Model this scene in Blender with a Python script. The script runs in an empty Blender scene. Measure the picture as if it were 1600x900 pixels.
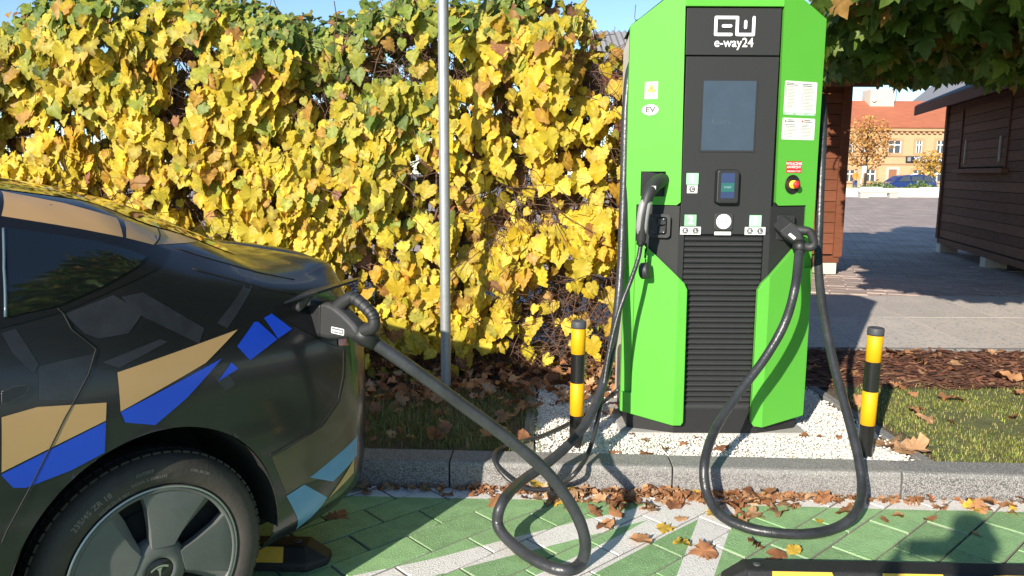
import bpy, bmesh, math, random
import numpy as np
from mathutils import Vector, Matrix
from mathutils.bvhtree import BVHTree

SC = bpy.context.scene
COL = SC.collection
R = math.radians
random.seed(7)
rng = np.random.default_rng(7)

# ------------------------------------------------------------------ camera
FPX, PITCH, CAMH, ROLL = 1200.0, 8.5, 1.41, 0.3          # focal length in pixels of the 1600 px wide photograph
_p, _r = R(PITCH), R(ROLL)
CF = Vector((0, math.cos(_p), -math.sin(_p)))
_u = Vector((1, 0, 0)).cross(CF)
CR = math.cos(_r) * Vector((1, 0, 0)) + math.sin(_r) * _u
CU = -math.sin(_r) * Vector((1, 0, 0)) + math.cos(_r) * _u
CO = Vector((0, 0, CAMH))
cam = bpy.data.cameras.new('camera')
cam.sensor_width = 36
cam.lens = FPX / 1600 * 36
cam.clip_start = 0.05
cam.clip_end = 2000
camo = bpy.data.objects.new('camera', cam)
COL.objects.link(camo)
camo.matrix_world = Matrix(((CR.x, CU.x, -CF.x, CO.x), (CR.y, CU.y, -CF.y, CO.y), (CR.z, CU.z, -CF.z, CO.z), (0, 0, 0, 1)))
SC.camera = camo

# ------------------------------------------------------------------ sky and sun
SUN_EL, SUN_AZ = 23.6, 29.6                               # light travels towards +Y, turned to the right
world = bpy.data.worlds.new('World')
SC.world = world
world.use_nodes = True
wn = world.node_tree
for n in list(wn.nodes): wn.nodes.remove(n)
sky = wn.nodes.new('ShaderNodeTexSky')
sky.sky_type = 'NISHITA'
sky.sun_disc = False
sky.sun_elevation = R(SUN_EL)
sky.sun_rotation = R(180 + SUN_AZ)
sky.air_density = 1.0
sky.dust_density = 0.1
sky.ozone_density = 4.0
bg = wn.nodes.new('ShaderNodeBackground')
bg.inputs['Strength'].default_value = 0.122
wo = wn.nodes.new('ShaderNodeOutputWorld')
wn.links.new(sky.outputs[0], bg.inputs['Color'])
wn.links.new(bg.outputs[0], wo.inputs['Surface'])
sun = bpy.data.lights.new('sun', 'SUN')
sun.energy = 5.0
sun.angle = R(0.55)
sun.color = (1.0, 0.91, 0.78)
suno = bpy.data.objects.new('sun', sun)
COL.objects.link(suno)
_sd = Vector((math.sin(R(SUN_AZ)) * math.cos(R(SUN_EL)), math.cos(R(SUN_AZ)) * math.cos(R(SUN_EL)), -math.sin(R(SUN_EL))))
suno.rotation_euler = _sd.to_track_quat('-Z', 'Y').to_euler()
suno.location = (-8, -12, 14)
SC.view_settings.view_transform = 'Standard'
SC.view_settings.look = 'None'
SC.view_settings.gamma = 1
SC.view_settings.exposure = 0.72
SC.cycles.max_bounces = 8

# ------------------------------------------------------------------ measuring helpers (survey of the place from the photograph)
def ray(px, py):
    return CF + CR * ((px - 800) / FPX) - CU * ((py - 450) / FPX)
def atz(px, py, z=0.0):
    d = ray(px, py)
    return CO + d * ((z - CO.z) / d.z)
def aty(px, py, Y):
    d = ray(px, py)
    return CO + d * (Y / d.y)

# ------------------------------------------------------------------ materials
MATS = {}
def mat(name, col, rough=0.6, metal=0.0, var=0.0, vs=6.0, bump=0.0, bs=60.0, coat=0.0, spec=0.5, emit=None, detail=6.0, speck=None, stretch=None):
    """Principled material with noise-driven colour variation and fine relief."""
    m = bpy.data.materials.new(name)
    m.use_nodes = True
    nt = m.node_tree
    b = nt.nodes['Principled BSDF']
    b.inputs['Base Color'].default_value = (*col, 1)
    b.inputs['Roughness'].default_value = rough
    b.inputs['Metallic'].default_value = metal
    b.inputs['Specular IOR Level'].default_value = spec
    if coat:
        b.inputs['Coat Weight'].default_value = coat
        b.inputs['Coat Roughness'].default_value = 0.08
    if emit:
        b.inputs['Emission Color'].default_value = (*emit[0], 1)
        b.inputs['Emission Strength'].default_value = emit[1]
    tc = None
    def coords():
        nonlocal tc
        if tc is None:
            t = nt.nodes.new('ShaderNodeTexCoord')
            tc = t.outputs['Object']
            if stretch:
                mp = nt.nodes.new('ShaderNodeMapping')
                mp.inputs['Scale'].default_value = stretch
                nt.links.new(tc, mp.inputs['Vector'])
                tc = mp.outputs[0]
        return tc
    last = None
    if var:
        n = nt.nodes.new('ShaderNodeTexNoise')
        n.inputs['Scale'].default_value = vs
        n.inputs['Detail'].default_value = detail
        n.inputs['Roughness'].default_value = 0.65
        nt.links.new(coords(), n.inputs['Vector'])
        oi = nt.nodes.new('ShaderNodeObjectInfo')
        ad = nt.nodes.new('ShaderNodeMath'); ad.operation = 'MULTIPLY_ADD'
        nt.links.new(oi.outputs['Random'], ad.inputs[0]); ad.inputs[1].default_value = 0.35; nt.links.new(n.outputs[0], ad.inputs[2])
        mr = nt.nodes.new('ShaderNodeMapRange')
        mr.inputs[1].default_value = 0.40; mr.inputs[2].default_value = 0.95
        mr.inputs[3].default_value = 1 - var; mr.inputs[4].default_value = 1 + var
        nt.links.new(ad.outputs[0], mr.inputs[0])
        mx = nt.nodes.new('ShaderNodeVectorMath'); mx.operation = 'SCALE'
        mx.inputs[0].default_value = col
        nt.links.new(mr.outputs[0], mx.inputs['Scale'])
        last = mx.outputs[0]
    if speck:                                    # (scale, colour, threshold): aggregate grains or dirt flecks
        v = nt.nodes.new('ShaderNodeTexVoronoi')
        v.inputs['Scale'].default_value = speck[0]
        nt.links.new(coords(), v.inputs['Vector'])
        sp = nt.nodes.new('ShaderNodeSeparateColor')
        nt.links.new(v.outputs['Color'], sp.inputs[0])
        gt = nt.nodes.new('ShaderNodeMath'); gt.operation = 'GREATER_THAN'; gt.inputs[1].default_value = speck[2]
        nt.links.new(sp.outputs[0], gt.inputs[0])
        mm = nt.nodes.new('ShaderNodeMix'); mm.data_type = 'RGBA'
        nt.links.new(gt.outputs[0], mm.inputs['Factor'])
        if last: nt.links.new(last, mm.inputs['A'])
        else: mm.inputs['A'].default_value = (*col, 1)
        mm.inputs['B'].default_value = (*speck[1], 1)
        last = mm.outputs['Result']
    if last: nt.links.new(last, b.inputs['Base Color'])
    if bump:
        n2 = nt.nodes.new('ShaderNodeTexNoise')
        n2.inputs['Scale'].default_value = bs
        n2.inputs['Detail'].default_value = 5
        nt.links.new(coords(), n2.inputs['Vector'])
        bp = nt.nodes.new('ShaderNodeBump')
        bp.inputs['Strength'].default_value = bump
        bp.inputs['Distance'].default_value = 0.01
        nt.links.new(n2.outputs[0], bp.inputs['Height'])
        nt.links.new(bp.outputs[0], b.inputs['Normal'])
    MATS[name] = m
    return m

def leaf_mat(name, trans=0.35, rough=0.55, vs=40.0):
    """Leaf: its own colour in the 'Col' attribute, blotches from noise, light passing through the blade."""
    m = bpy.data.materials.new(name)
    m.use_nodes = True
    nt = m.node_tree
    b = nt.nodes['Principled BSDF']
    out = nt.nodes['Material Output']
    at = nt.nodes.new('ShaderNodeAttribute'); at.attribute_name = 'Col'
    tc = nt.nodes.new('ShaderNodeTexCoord')
    n = nt.nodes.new('ShaderNodeTexNoise'); n.inputs['Scale'].default_value = vs; n.inputs['Detail'].default_value = 4
    nt.links.new(tc.outputs['Object'], n.inputs['Vector'])
    mr = nt.nodes.new('ShaderNodeMapRange')
    mr.inputs[1].default_value = 0.3; mr.inputs[2].default_value = 0.7; mr.inputs[3].default_value = 0.72; mr.inputs[4].default_value = 1.18
    nt.links.new(n.outputs[0], mr.inputs[0])
    sc = nt.nodes.new('ShaderNodeVectorMath'); sc.operation = 'SCALE'
    nt.links.new(at.outputs['Color'], sc.inputs[0]); nt.links.new(mr.outputs[0], sc.inputs['Scale'])
    nt.links.new(sc.outputs[0], b.inputs['Base Color'])
    b.inputs['Roughness'].default_value = rough
    b.inputs['Specular IOR Level'].default_value = 0.35
    tr = nt.nodes.new('ShaderNodeBsdfTranslucent')
    nt.links.new(sc.outputs[0], tr.inputs['Color'])
    mx = nt.nodes.new('ShaderNodeMixShader'); mx.inputs[0].default_value = trans
    nt.links.new(b.outputs[0], mx.inputs[1]); nt.links.new(tr.outputs[0], mx.inputs[2])
    nt.links.new(mx.outputs[0], out.inputs['Surface'])
    MATS[name] = m
    return m

# ------------------------------------------------------------------ object helpers
def tag(o, label=None, cat=None, group=None, kind=None):
    if label: o['label'] = label
    if cat: o['category'] = cat
    if group: o['group'] = group
    if kind: o['kind'] = kind
    return o
def link(o, parent=None):
    COL.objects.link(o)
    if parent is not None: o.parent = parent
    return o
def empty(name, loc=(0, 0, 0), rz=0.0, label=None, cat=None, group=None, matrix=None):
    o = bpy.data.objects.new(name, None)
    o.empty_display_size = 0.1
    COL.objects.link(o)
    if matrix is not None: o.matrix_world = matrix
    else:
        o.location = loc
        o.rotation_euler = (0, 0, rz)
    tag(o, label, cat, group)
    return o
def copy_tree(o, parent=None):
    c = o.copy(); COL.objects.link(c); c.parent = parent
    for ch in list(o.children): copy_tree(ch, c)
    return c

class MB:
    """Collects shapes for ONE mesh object."""
    def __init__(s): s.v = []; s.f = []; s.mi = []; s.sm = []
    def add(s, v, f, mi=0, smooth=False):
        o = len(s.v)
        s.v += [tuple(p) for p in v]
        s.f += [tuple(i + o for i in q) for q in f]
        s.mi += [mi] * len(f); s.sm += [smooth] * len(f)
        return s
    def box(s, lo, hi, mi=0, M=None):
        x0, y0, z0 = lo; x1, y1, z1 = hi
        v = [Vector(p) for p in ((x0,y0,z0),(x1,y0,z0),(x1,y1,z0),(x0,y1,z0),(x0,y0,z1),(x1,y0,z1),(x1,y1,z1),(x0,y1,z1))]
        if M is not None: v = [M @ p for p in v]
        return s.add(v, [(0,3,2,1),(4,5,6,7),(0,1,5,4),(1,2,6,5),(2,3,7,6),(3,0,4,7)], mi)
    def prism(s, poly, f0, f1, mi=0, smooth=False):
        """poly: 2D points; f0/f1 map (a, b) to the 3D points of the two caps."""
        n = len(poly)
        a = [f0(*p) for p in poly]; b = [f1(*p) for p in poly]
        s.add(a + b, [tuple(range(n - 1, -1, -1)), tuple(range(n, 2 * n))], mi)
        s.f += []
        o = len(s.v) - 2 * n
        for i in range(n):
            j = (i + 1) % n
            s.f.append((o + i, o + j, o + n + j, o + n + i)); s.mi.append(mi); s.sm.append(smooth)
        return s
    def tube(s, pts, r, seg=8, mi=0, cap=True, smooth=True):
        pts = [Vector(p) for p in pts]
        n = len(pts)
        rr = r if isinstance(r, (list, tuple, np.ndarray)) else [r] * n
        t0 = (pts[1] - pts[0]).normalized()
        ref = Vector((0, 0, 1)) if abs(t0.z) < 0.9 else Vector((1, 0, 0))
        nrm = t0.cross(ref).normalized()
        v = []; f = []
        for i in range(n):
            t = (pts[min(i + 1, n - 1)] - pts[max(i - 1, 0)])
            if t.length < 1e-9: t = t0
            t.normalize()
            nrm = (nrm - t * nrm.dot(t))
            if nrm.length < 1e-6: nrm = t.orthogonal()
            nrm.normalize()
            bn = t.cross(nrm)
            for k in range(seg):
                a = 2 * math.pi * k / seg
                v.append(pts[i] + (nrm * math.cos(a) + bn * math.sin(a)) * rr[i])
        for i in range(n - 1):
            for k in range(seg):
                k2 = (k + 1) % seg
                f.append((i * seg + k, i * seg + k2, (i + 1) * seg + k2, (i + 1) * seg + k))
        s.add(v, f, mi, smooth)
        if cap:
            o = len(s.v) - n * seg
            s.f.append(tuple(o + k for k in range(seg - 1, -1, -1))); s.mi.append(mi); s.sm.append(False)
            s.f.append(tuple(o + (n - 1) * seg + k for k in range(seg))); s.mi.append(mi); s.sm.append(False)
        return s
    def lathe(s, prof, seg=32, mi=0, M=None, smooth=True):
        """prof: (r, h) pairs; revolved about local Z, then moved by M."""
        v = []; f = []
        n = len(prof)
        for (r, h) in prof:
            for k in range(seg):
                a = 2 * math.pi * k / seg
                p = Vector((r * math.cos(a), r * math.sin(a), h))
                v.append(M @ p if M is not None else p)
        for i in range(n - 1):
            for k in range(seg):
                k2 = (k + 1) % seg
                f.append((i * seg + k, i * seg + k2, (i + 1) * seg + k2, (i + 1) * seg + k))
        return s.add(v, f, mi, smooth)
    def build(s, name, mats, parent=None, bevel=0.0, bseg=2, kind=None, label=None, cat=None, group=None, weld=False):
        me = bpy.data.meshes.new(name)
        me.from_pydata(s.v, [], s.f)
        if not isinstance(mats, (list, tuple)): mats = [mats]
        for m in mats: me.materials.append(m)
        me.polygons.foreach_set('material_index', s.mi)
        me.polygons.foreach_set('use_smooth', s.sm)
        if bevel or weld:
            bm = bmesh.new(); bm.from_mesh(me)
            if weld: bmesh.ops.remove_doubles(bm, verts=bm.verts, dist=1e-4)
            if bevel:
                ed = [e for e in bm.edges if len(e.link_faces) == 2 and e.calc_face_angle(0) > 0.5]
                bmesh.ops.bevel(bm, geom=ed, offset=bevel, segments=bseg, affect='EDGES', profile=0.5, clamp_overlap=True)
            bmesh.ops.recalc_face_normals(bm, faces=bm.faces)
            bm.to_mesh(me); bm.free()
        me.update()
        o = bpy.data.objects.new(name, me)
        link(o, parent)
        return tag(o, label, cat, group, kind)

def catmull(pts, per=8):
    P = [Vector(p) for p in pts]
    P = [P[0] * 2 - P[1]] + P + [P[-1] * 2 - P[-2]]
    out = []
    for i in range(1, len(P) - 2):
        for k in range(per):
            t = k / per
            a, b, c, d = P[i - 1], P[i], P[i + 1], P[i + 2]
            out.append(0.5 * ((2 * b) + (c - a) * t + (2 * a - 5 * b + 4 * c - d) * t * t + (3 * b - a - 3 * c + d) * t ** 3))
    out.append(P[-2])
    return out

def text_geo(s, size, align='CENTER', bold=0.012):
    """Vertices (x, y) and faces of a line of lettering, flat in XY."""
    cu = bpy.data.curves.new('t', 'FONT')
    cu.body = s; cu.size = size; cu.align_x = align; cu.align_y = 'CENTER'; cu.resolution_u = 3; cu.offset = size * bold
    ob = bpy.data.objects.new('t', cu)
    COL.objects.link(ob)
    bpy.context.view_layer.update()
    dg = bpy.context.evaluated_depsgraph_get()
    me = bpy.data.meshes.new_from_object(ob.evaluated_get(dg))
    v = [(p.co.x, p.co.y) for p in me.vertices]; f = [tuple(q.vertices) for q in me.polygons]
    bpy.data.objects.remove(ob); bpy.data.curves.remove(cu); bpy.data.meshes.remove(me)
    return v, f

def big_mesh(name, V, F, mat_, cols=None, parent=None, kind=None, label=None, cat=None, group=None, smooth=False, mi=None):
    """One mesh object from numpy arrays; F an (n, 3) or (n, 4) array, cols one RGB per vertex."""
    me = bpy.data.meshes.new(name)
    k = F.shape[1]
    me.vertices.add(len(V)); me.vertices.foreach_set('co', np.ascontiguousarray(V, np.float32).ravel())
    me.loops.add(F.size); me.loops.foreach_set('vertex_index', F.astype(np.int32).ravel())
    me.polygons.add(len(F))
    me.polygons.foreach_set('loop_start', np.arange(0, F.size, k, dtype=np.int32))
    if smooth: me.polygons.foreach_set('use_smooth', np.ones(len(F), bool))
    for m in (mat_ if isinstance(mat_, (list, tuple)) else [mat_]): me.materials.append(m)
    if mi is not None: me.polygons.foreach_set('material_index', mi.astype(np.int32))
    me.update(calc_edges=True)
    if cols is not None:
        ca = me.color_attributes.new('Col', 'FLOAT_COLOR', 'POINT')
        ca.data.foreach_set('color', np.concatenate([cols, np.ones((len(V), 1))], 1).astype(np.float32).ravel())
    me.validate()
    if name is None: return me
    o = bpy.data.objects.new(name, me)
    link(o, parent)
    return tag(o, label, cat, group, kind)

def scatter(tv, tf, pos, X, Y, Z, size, cols=None):
    """Copies of a template (tv, tf) at pos with axes X, Y, Z (n, 3) scaled by size (n,)."""
    n = len(pos); m = len(tv)
    tv = np.asarray(tv, float)
    if tv.ndim == 2: tv = np.broadcast_to(tv, (n, m, 3))
    else: m = tv.shape[1]
    P = pos[:, None] + size[:, None, None] * (tv[..., 0:1] * X[:, None] + tv[..., 1:2] * Y[:, None] + tv[..., 2:3] * Z[:, None])
    F = (np.asarray(tf)[None] + (np.arange(n) * m)[:, None, None]).reshape(-1, np.asarray(tf).shape[1])
    C = None if cols is None else np.repeat(cols, m, 0)
    return P.reshape(-1, 3), F, C
def unit(a): return a / np.maximum(np.linalg.norm(a, axis=-1, keepdims=True), 1e-9)
def frames(tip, nrm):
    """Leaf axes: Y from the stalk to the blade's tip is -tip side, Z the upper face."""
    t = unit(tip); n = unit(nrm - (nrm * t).sum(-1, keepdims=True) * t)
    return np.cross(t, n), t, n      # X, Y (towards tip), Z
# ------------------------------------------------------------------ palette of the setting
m_asphalt = mat('far_ground', (0.16, 0.14, 0.13), 0.9, var=0.25, vs=0.6, bump=0.3, bs=20)
m_bed = mat('joint_sand', (0.10, 0.085, 0.06), 0.95, var=0.3, vs=30, bump=0.6, bs=120)
m_green = mat('green_road_paint', (0.25, 0.43, 0.19), 0.72, var=0.26, vs=11, bump=0.6, bs=150, speck=(260, (0.36, 0.54, 0.30), 0.93))
m_white = mat('white_road_paint', (0.74, 0.72, 0.68), 0.75, var=0.08, vs=12, bump=0.6, bs=150, speck=(240, (0.5, 0.48, 0.45), 0.94))
m_bare = mat('concrete_paver', (0.33, 0.31, 0.28), 0.85, var=0.2, vs=14, bump=0.5, bs=140)
m_kerbtop = mat('kerb_concrete_top', (0.20, 0.195, 0.185), 0.9, var=0.18, vs=10, bump=0.5, bs=160, speck=(300, (0.37, 0.36, 0.34), 0.8))
m_kerbface = mat('kerb_exposed_aggregate', (0.175, 0.168, 0.16), 0.88, var=0.3, vs=30, bump=0.9, bs=220, speck=(260, (0.36, 0.345, 0.33), 0.5), detail=2)
m_soil = mat('dark_soil', (0.13, 0.095, 0.06), 0.95, var=0.4, vs=14, bump=1.0, bs=40)
m_lawnsoil = mat('lawn_soil', (0.13, 0.14, 0.05), 0.95, var=0.4, vs=12, bump=0.8, bs=50)
m_gravelbase = mat('gravel_bed', (0.55, 0.52, 0.46), 0.9, var=0.3, vs=60, bump=1.0, bs=90)
m_pebble = mat('white_pebble', (0.80, 0.77, 0.70), 0.7, var=0.1, vs=25, bump=0.3, bs=120)
m_slab = mat('pavement_slab', (0.50, 0.45, 0.40), 0.85, var=0.12, vs=3, bump=0.35, bs=90, speck=(60, (0.30, 0.28, 0.27), 0.9))
m_mulch = mat('bark_mulch', (0.16, 0.075, 0.045), 0.9, var=0.5, vs=30, bump=0.6, bs=90)
m_litter = leaf_mat('dry_leaf', 0.12, 0.8, 25)

KA = R(-2.75)                                   # direction of the kerb
KD = Vector((math.cos(KA), math.sin(KA), 0)); KN = Vector((-math.sin(KA), math.cos(KA), 0))
K0 = Vector((0.72, 3.262, 0))                   # foot of the kerb at one of its joints
def kp(s, t, z=0.0):                            # along the kerb, away from the road, up
    p = K0 + KD * s + KN * t
    return Vector((p.x, p.y, z))

# ground: one sheet to the horizon, under everything
g = MB(); g.add([(-900, -900, -0.06), (900, -900, -0.06), (900, 900, -0.06), (-900, 900, -0.06)], [(0, 1, 2, 3)])
g.build('ground', m_asphalt, kind='structure')

# road: sand bed and the concrete pavers laid diagonally in it, with the painted bay markings on their tops
road = MB(); road.add([kp(-14, -12, -0.012), kp(14, -12, -0.012), kp(14, 0.05, -0.012), kp(-14, 0.05, -0.012)], [(0, 1, 2, 3)])
road = road.build('road', m_bed, kind='structure')
def gp(px, py):
    p = atz(px, py, 0); return (p.x, p.y)
def far(a, b, k):                               # carry a painted edge on beyond the frame
    return (a[0] + (b[0] - a[0]) * k, a[1] + (b[1] - a[1]) * k)
e1u = [gp(*q) for q in ((560, 898), (680, 872), (786, 844), (874, 822), (926, 809), (988, 795), (1021, 783))]
e1l = [gp(*q) for q in ((676, 900), (760, 878), (907, 841), (993, 817), (1055, 800))]
e2u = [gp(*q) for q in ((836, 899), (907, 866), (974, 833), (1012, 812), (1050, 795))]
e2l = [gp(*q) for q in ((922, 899), (998, 859), (1043, 835), (1091, 811), (1095, 800))]
e3l = [gp(*q) for q in ((1057, 900), (1091, 811), (1096, 790))]
e3r = [gp(*q) for q in ((1116, 899), (1137, 837), (1150, 801), (1153, 780))]
BANDS = []
for up, lo, k in ((e1u, e1l, 6), (e2u, e2l, 9), (e3l, e3r, 12)):
    BANDS.append([far(up[1], up[0], k)] + up + lo[::-1] + [far(lo[1], lo[0], k)])
BANDS.append([gp(*q) for q in ((1021, 783), (1040, 806), (1091, 812), (1153, 802), (1153, 778), (1021, 776))])
def inpoly(x, y, P):
    c = False; j = len(P) - 1
    for i in range(len(P)):
        if (P[i][1] > y) != (P[j][1] > y) and x < (P[j][0] - P[i][0]) * (y - P[i][1]) / (P[j][1] - P[i][1]) + P[i][0]: c = not c
        j = i
    return c
def paint_at(x, y):
    t = (Vector((x, y, 0)) - K0).dot(KN)
    if t > -0.112: return 1
    for B in BANDS:
        if inpoly(x, y, B): return 1
    return 0
EDGES = [(kp(-9, -0.112), kp(9, -0.112))]
for B in BANDS:
    for i in range(len(B)):
        a, b = B[i], B[(i + 1) % len(B)]
        EDGES.append((Vector((a[0], a[1], 0)), Vector((b[0], b[1], 0))))
PA = R(42.2); PD = Vector((math.cos(PA), math.sin(PA), 0)); PN = Vector((-math.sin(PA), math.cos(PA), 0))
PL, PW, JT = 0.335, 0.163, 0.0045
def clip_half(P, o, n):                         # keep the side where (p - o).n <= 0
    out = []
    for i in range(len(P)):
        a, b = P[i], P[(i + 1) % len(P)]
        da, db = (a - o).dot(n), (b - o).dot(n)
        if da <= 0: out.append(a)
        if (da < 0 < db) or (db < 0 < da): out.append(a + (b - a) * (da / (da - db)))
    return out
def paver(P, dz, kindm=None):
    """One block: chamfered prism whose top face is split along the paint edges that cross it."""
    c = sum(P, Vector()) / len(P)
    bm = bmesh.new()
    top = [bm.verts.new((p.x - c.x, p.y - c.y, dz)) for p in [c + (q - c) * 0.985 for q in P]]
    mid = [bm.verts.new((p.x - c.x, p.y - c.y, dz - 0.004)) for p in P]
    bot = [bm.verts.new((p.x - c.x, p.y - c.y, -0.05)) for p in P]
    n = len(P)
    bm.faces.new(top)
    for i in range(n):
        j = (i + 1) % n
        bm.faces.new((mid[i], mid[j], top[j], top[i])); bm.faces.new((bot[i], bot[j], mid[j], mid[i]))
    rad = max((p - c).length for p in P)
    for a, b in EDGES:
        d = b - a
        if d.length < 1e-6: continue
        t = max(0, min(1, (c - a).dot(d) / d.length_squared))
        if (a + d * t - c).length > rad: continue
        nn = Vector((-d.y, d.x, 0)).normalized()
        bmesh.ops.bisect_plane(bm, geom=list(bm.verts) + list(bm.edges) + list(bm.faces), plane_co=a - c, plane_no=nn)
    for f in bm.faces:
        q = f.calc_center_median()
        f.material_index = paint_at(q.x + c.x, q.y + c.y)
        if f.calc_center_median().z < dz - 0.012: f.material_index = 2
    bmesh.ops.recalc_face_normals(bm, faces=bm.faces)
    me = bpy.data.meshes.new('paver'); bm.to_mesh(me); bm.free()
    for m in (m_green, m_white, m_bare): me.materials.append(m)
    o = bpy.data.objects.new('paver', me); o.location = (c.x, c.y, 0)
    link(o, road)
rest = MB()
rowbase = 2.21
for i in range(-30, 12):
    off = rowbase + i * PW
    for j in range(-24, 26):
        a0 = 1.437 + j * PL + (PL / 2 if i % 2 == 0 else 0)
        P = []
        for s_, t_ in ((JT, JT), (PL - JT, JT), (PL - JT, PW - JT), (JT, PW - JT)):
            P.append(PD * (a0 + s_) + PN * (off + t_))
        P = clip_half(P, kp(0, -0.006), KN)
        if len(P) < 3: continue
        c = sum(P, Vector()) / len(P)
        area = abs(sum(P[k].x * P[(k + 1) % len(P)].y - P[(k + 1) % len(P)].x * P[k].y for k in range(len(P)))) / 2
        if area < 0.0006 or c.y < -3 or c.x < -5 or c.x > 6: continue
        v = c - CO
        dep = v.dot(CF)
        sx = 800 + FPX * v.dot(CR) / dep if dep > 0.2 else -9999
        sy = 450 - FPX * v.dot(CU) / dep if dep > 0.2 else 9999
        if -20 < sx < 1680 and sy < 985:
            paver(P, random.gauss(0, 0.0012))
        else:
            ms = [paint_at(c.x, c.y)]
            n = len(P)
            rest.add([(p.x, p.y, 0) for p in P] + [(p.x, p.y, -0.04) for p in P],
                     [tuple(range(n))] + [(n + k, n + (k + 1) % n, (k + 1) % n, k) for k in range(n)], ms[0])
rest.build('far_pavers', [m_green, m_white], road, kind='stuff')

# kerb of one-metre stones
kerb = MB(); kerb.add([kp(-14, 0.02, 0.03), kp(14, 0.02, 0.03), kp(14, 0.10, 0.03), kp(-14, 0.10, 0.03)], [(0, 1, 2, 3)])
kerb = kerb.build('kerb', m_bed, kind='structure')
for i in range(-7, 7):
    if i < -4 or i > 3: continue
    b = MB()
    L = 1.0 - 0.007
    prof = [(0.0, -0.05), (0.0, 0.098), (0.006, 0.116), (0.02, 0.1195), (0.148, 0.121), (0.15, 0.115), (0.15, -0.05)]
    dzz = random.gauss(0, 0.0015); dt = random.gauss(0, 0.0015)
    for x in (0,): pass
    n = len(prof)
    va = [kp(i + 0.0035, t + dt, z + dzz) for t, z in prof]; vb = [kp(i + 0.0035 + L, t + dt, z + dzz) for t, z in prof]
    o0 = va[0].copy()
    org = kp(i + 0.5, 0.07)
    b.add([p - org for p in va] + [p - org for p in vb], [tuple(range(n)), tuple(range(2 * n - 1, n - 1, -1))], 0)
    for k in range(n - 1):
        b.add([va[k] - org, vb[k] - org, vb[k + 1] - org, va[k + 1] - org], [(0, 1, 2, 3)], 1 if k == 0 else 0)
    ob = b.build('kerb_stone', [m_kerbtop, m_kerbface], kerb, weld=True, bevel=0.003)
    ob.location = org

# verge behind the kerb: bare soil, gravel bed, lawn, bark mulch
def sheet(name, poly, m, z):
    b = MB(); b.add([(p[0], p[1], z) for p in poly], [tuple(range(len(poly)))])
    return b.build(name, m, kind='structure')
k1, k2 = kp(-14, 0.14), kp(14, 0.14)
sheet('verge', [(k1.x, k1.y), (k2.x, k2.y), (14, 5.66), (-14, 7.2)], m_soil, 0.100)
gl, gr = kp(-0.62, 0.148), kp(1.12, 0.148)
sheet('gravel_bed', [(gl.x, gl.y), (gr.x, gr.y), (1.80, 4.62), (0.18, 4.62)], m_gravelbase, 0.106)
lw = kp(1.27, 0.148); lw2 = kp(9, 0.148)
sheet('lawn', [(lw.x, lw.y), (lw2.x, lw2.y), (11, 4.72), (2.02, 4.72)], m_lawnsoil, 0.108)
sheet('mulch_bed', [(1.80, 4.60), (11, 4.60), (11, 5.64), (1.2, 5.64)], m_mulch, 0.112)

# pavement of large slabs, plaza beyond
pave = MB(); pave.add([(-14, 5.70, 0.098), (16, 5.60, 0.098), (16, 8.28, 0.098), (-14, 8.28, 0.098)], [(0, 1, 2, 3)])
pave = pave.build('pavement', m_bed, kind='structure')
e = MB(); e.box((-6, 5.60, 0.02), (14, 5.655, 0.128)); e.build('edging_strip', m_kerbtop, pave, bevel=0.004)
SK = R(-8)
def slab_pts(x0, x1, y0, y1):
    sh = lambda y: (y - 7) * 0.06
    return [(x0 + sh(y0), y0), (x1 + sh(y0), y0), (x1 + sh(y1), y1), (x0 + sh(y1), y1)]
ri = 0
for (y0, y1) in ((5.66, 6.93), (6.94, 8.2)):
    x = -1.55 + (0.0 if ri == 0 else 0.0)
    while x < 9.5:
        w = 0.86
        P = slab_pts(x + 0.004, x + w - 0.004, y0, y1)
        dz = random.gauss(0, 0.0004)
        b = MB(); c = (x + w / 2, (y0 + y1) / 2)
        b.prism([(p[0] - c[0], p[1] - c[1]) for p in P], lambda a, q: (a, q, 0.04), lambda a, q: (a, q, 0.122 + dz))
        ob = b.build('slab', m_slab, pave, bevel=0.0015, bseg=1)
        ob.location = (c[0], c[1], 0)
        x += w
    ri += 1

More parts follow.
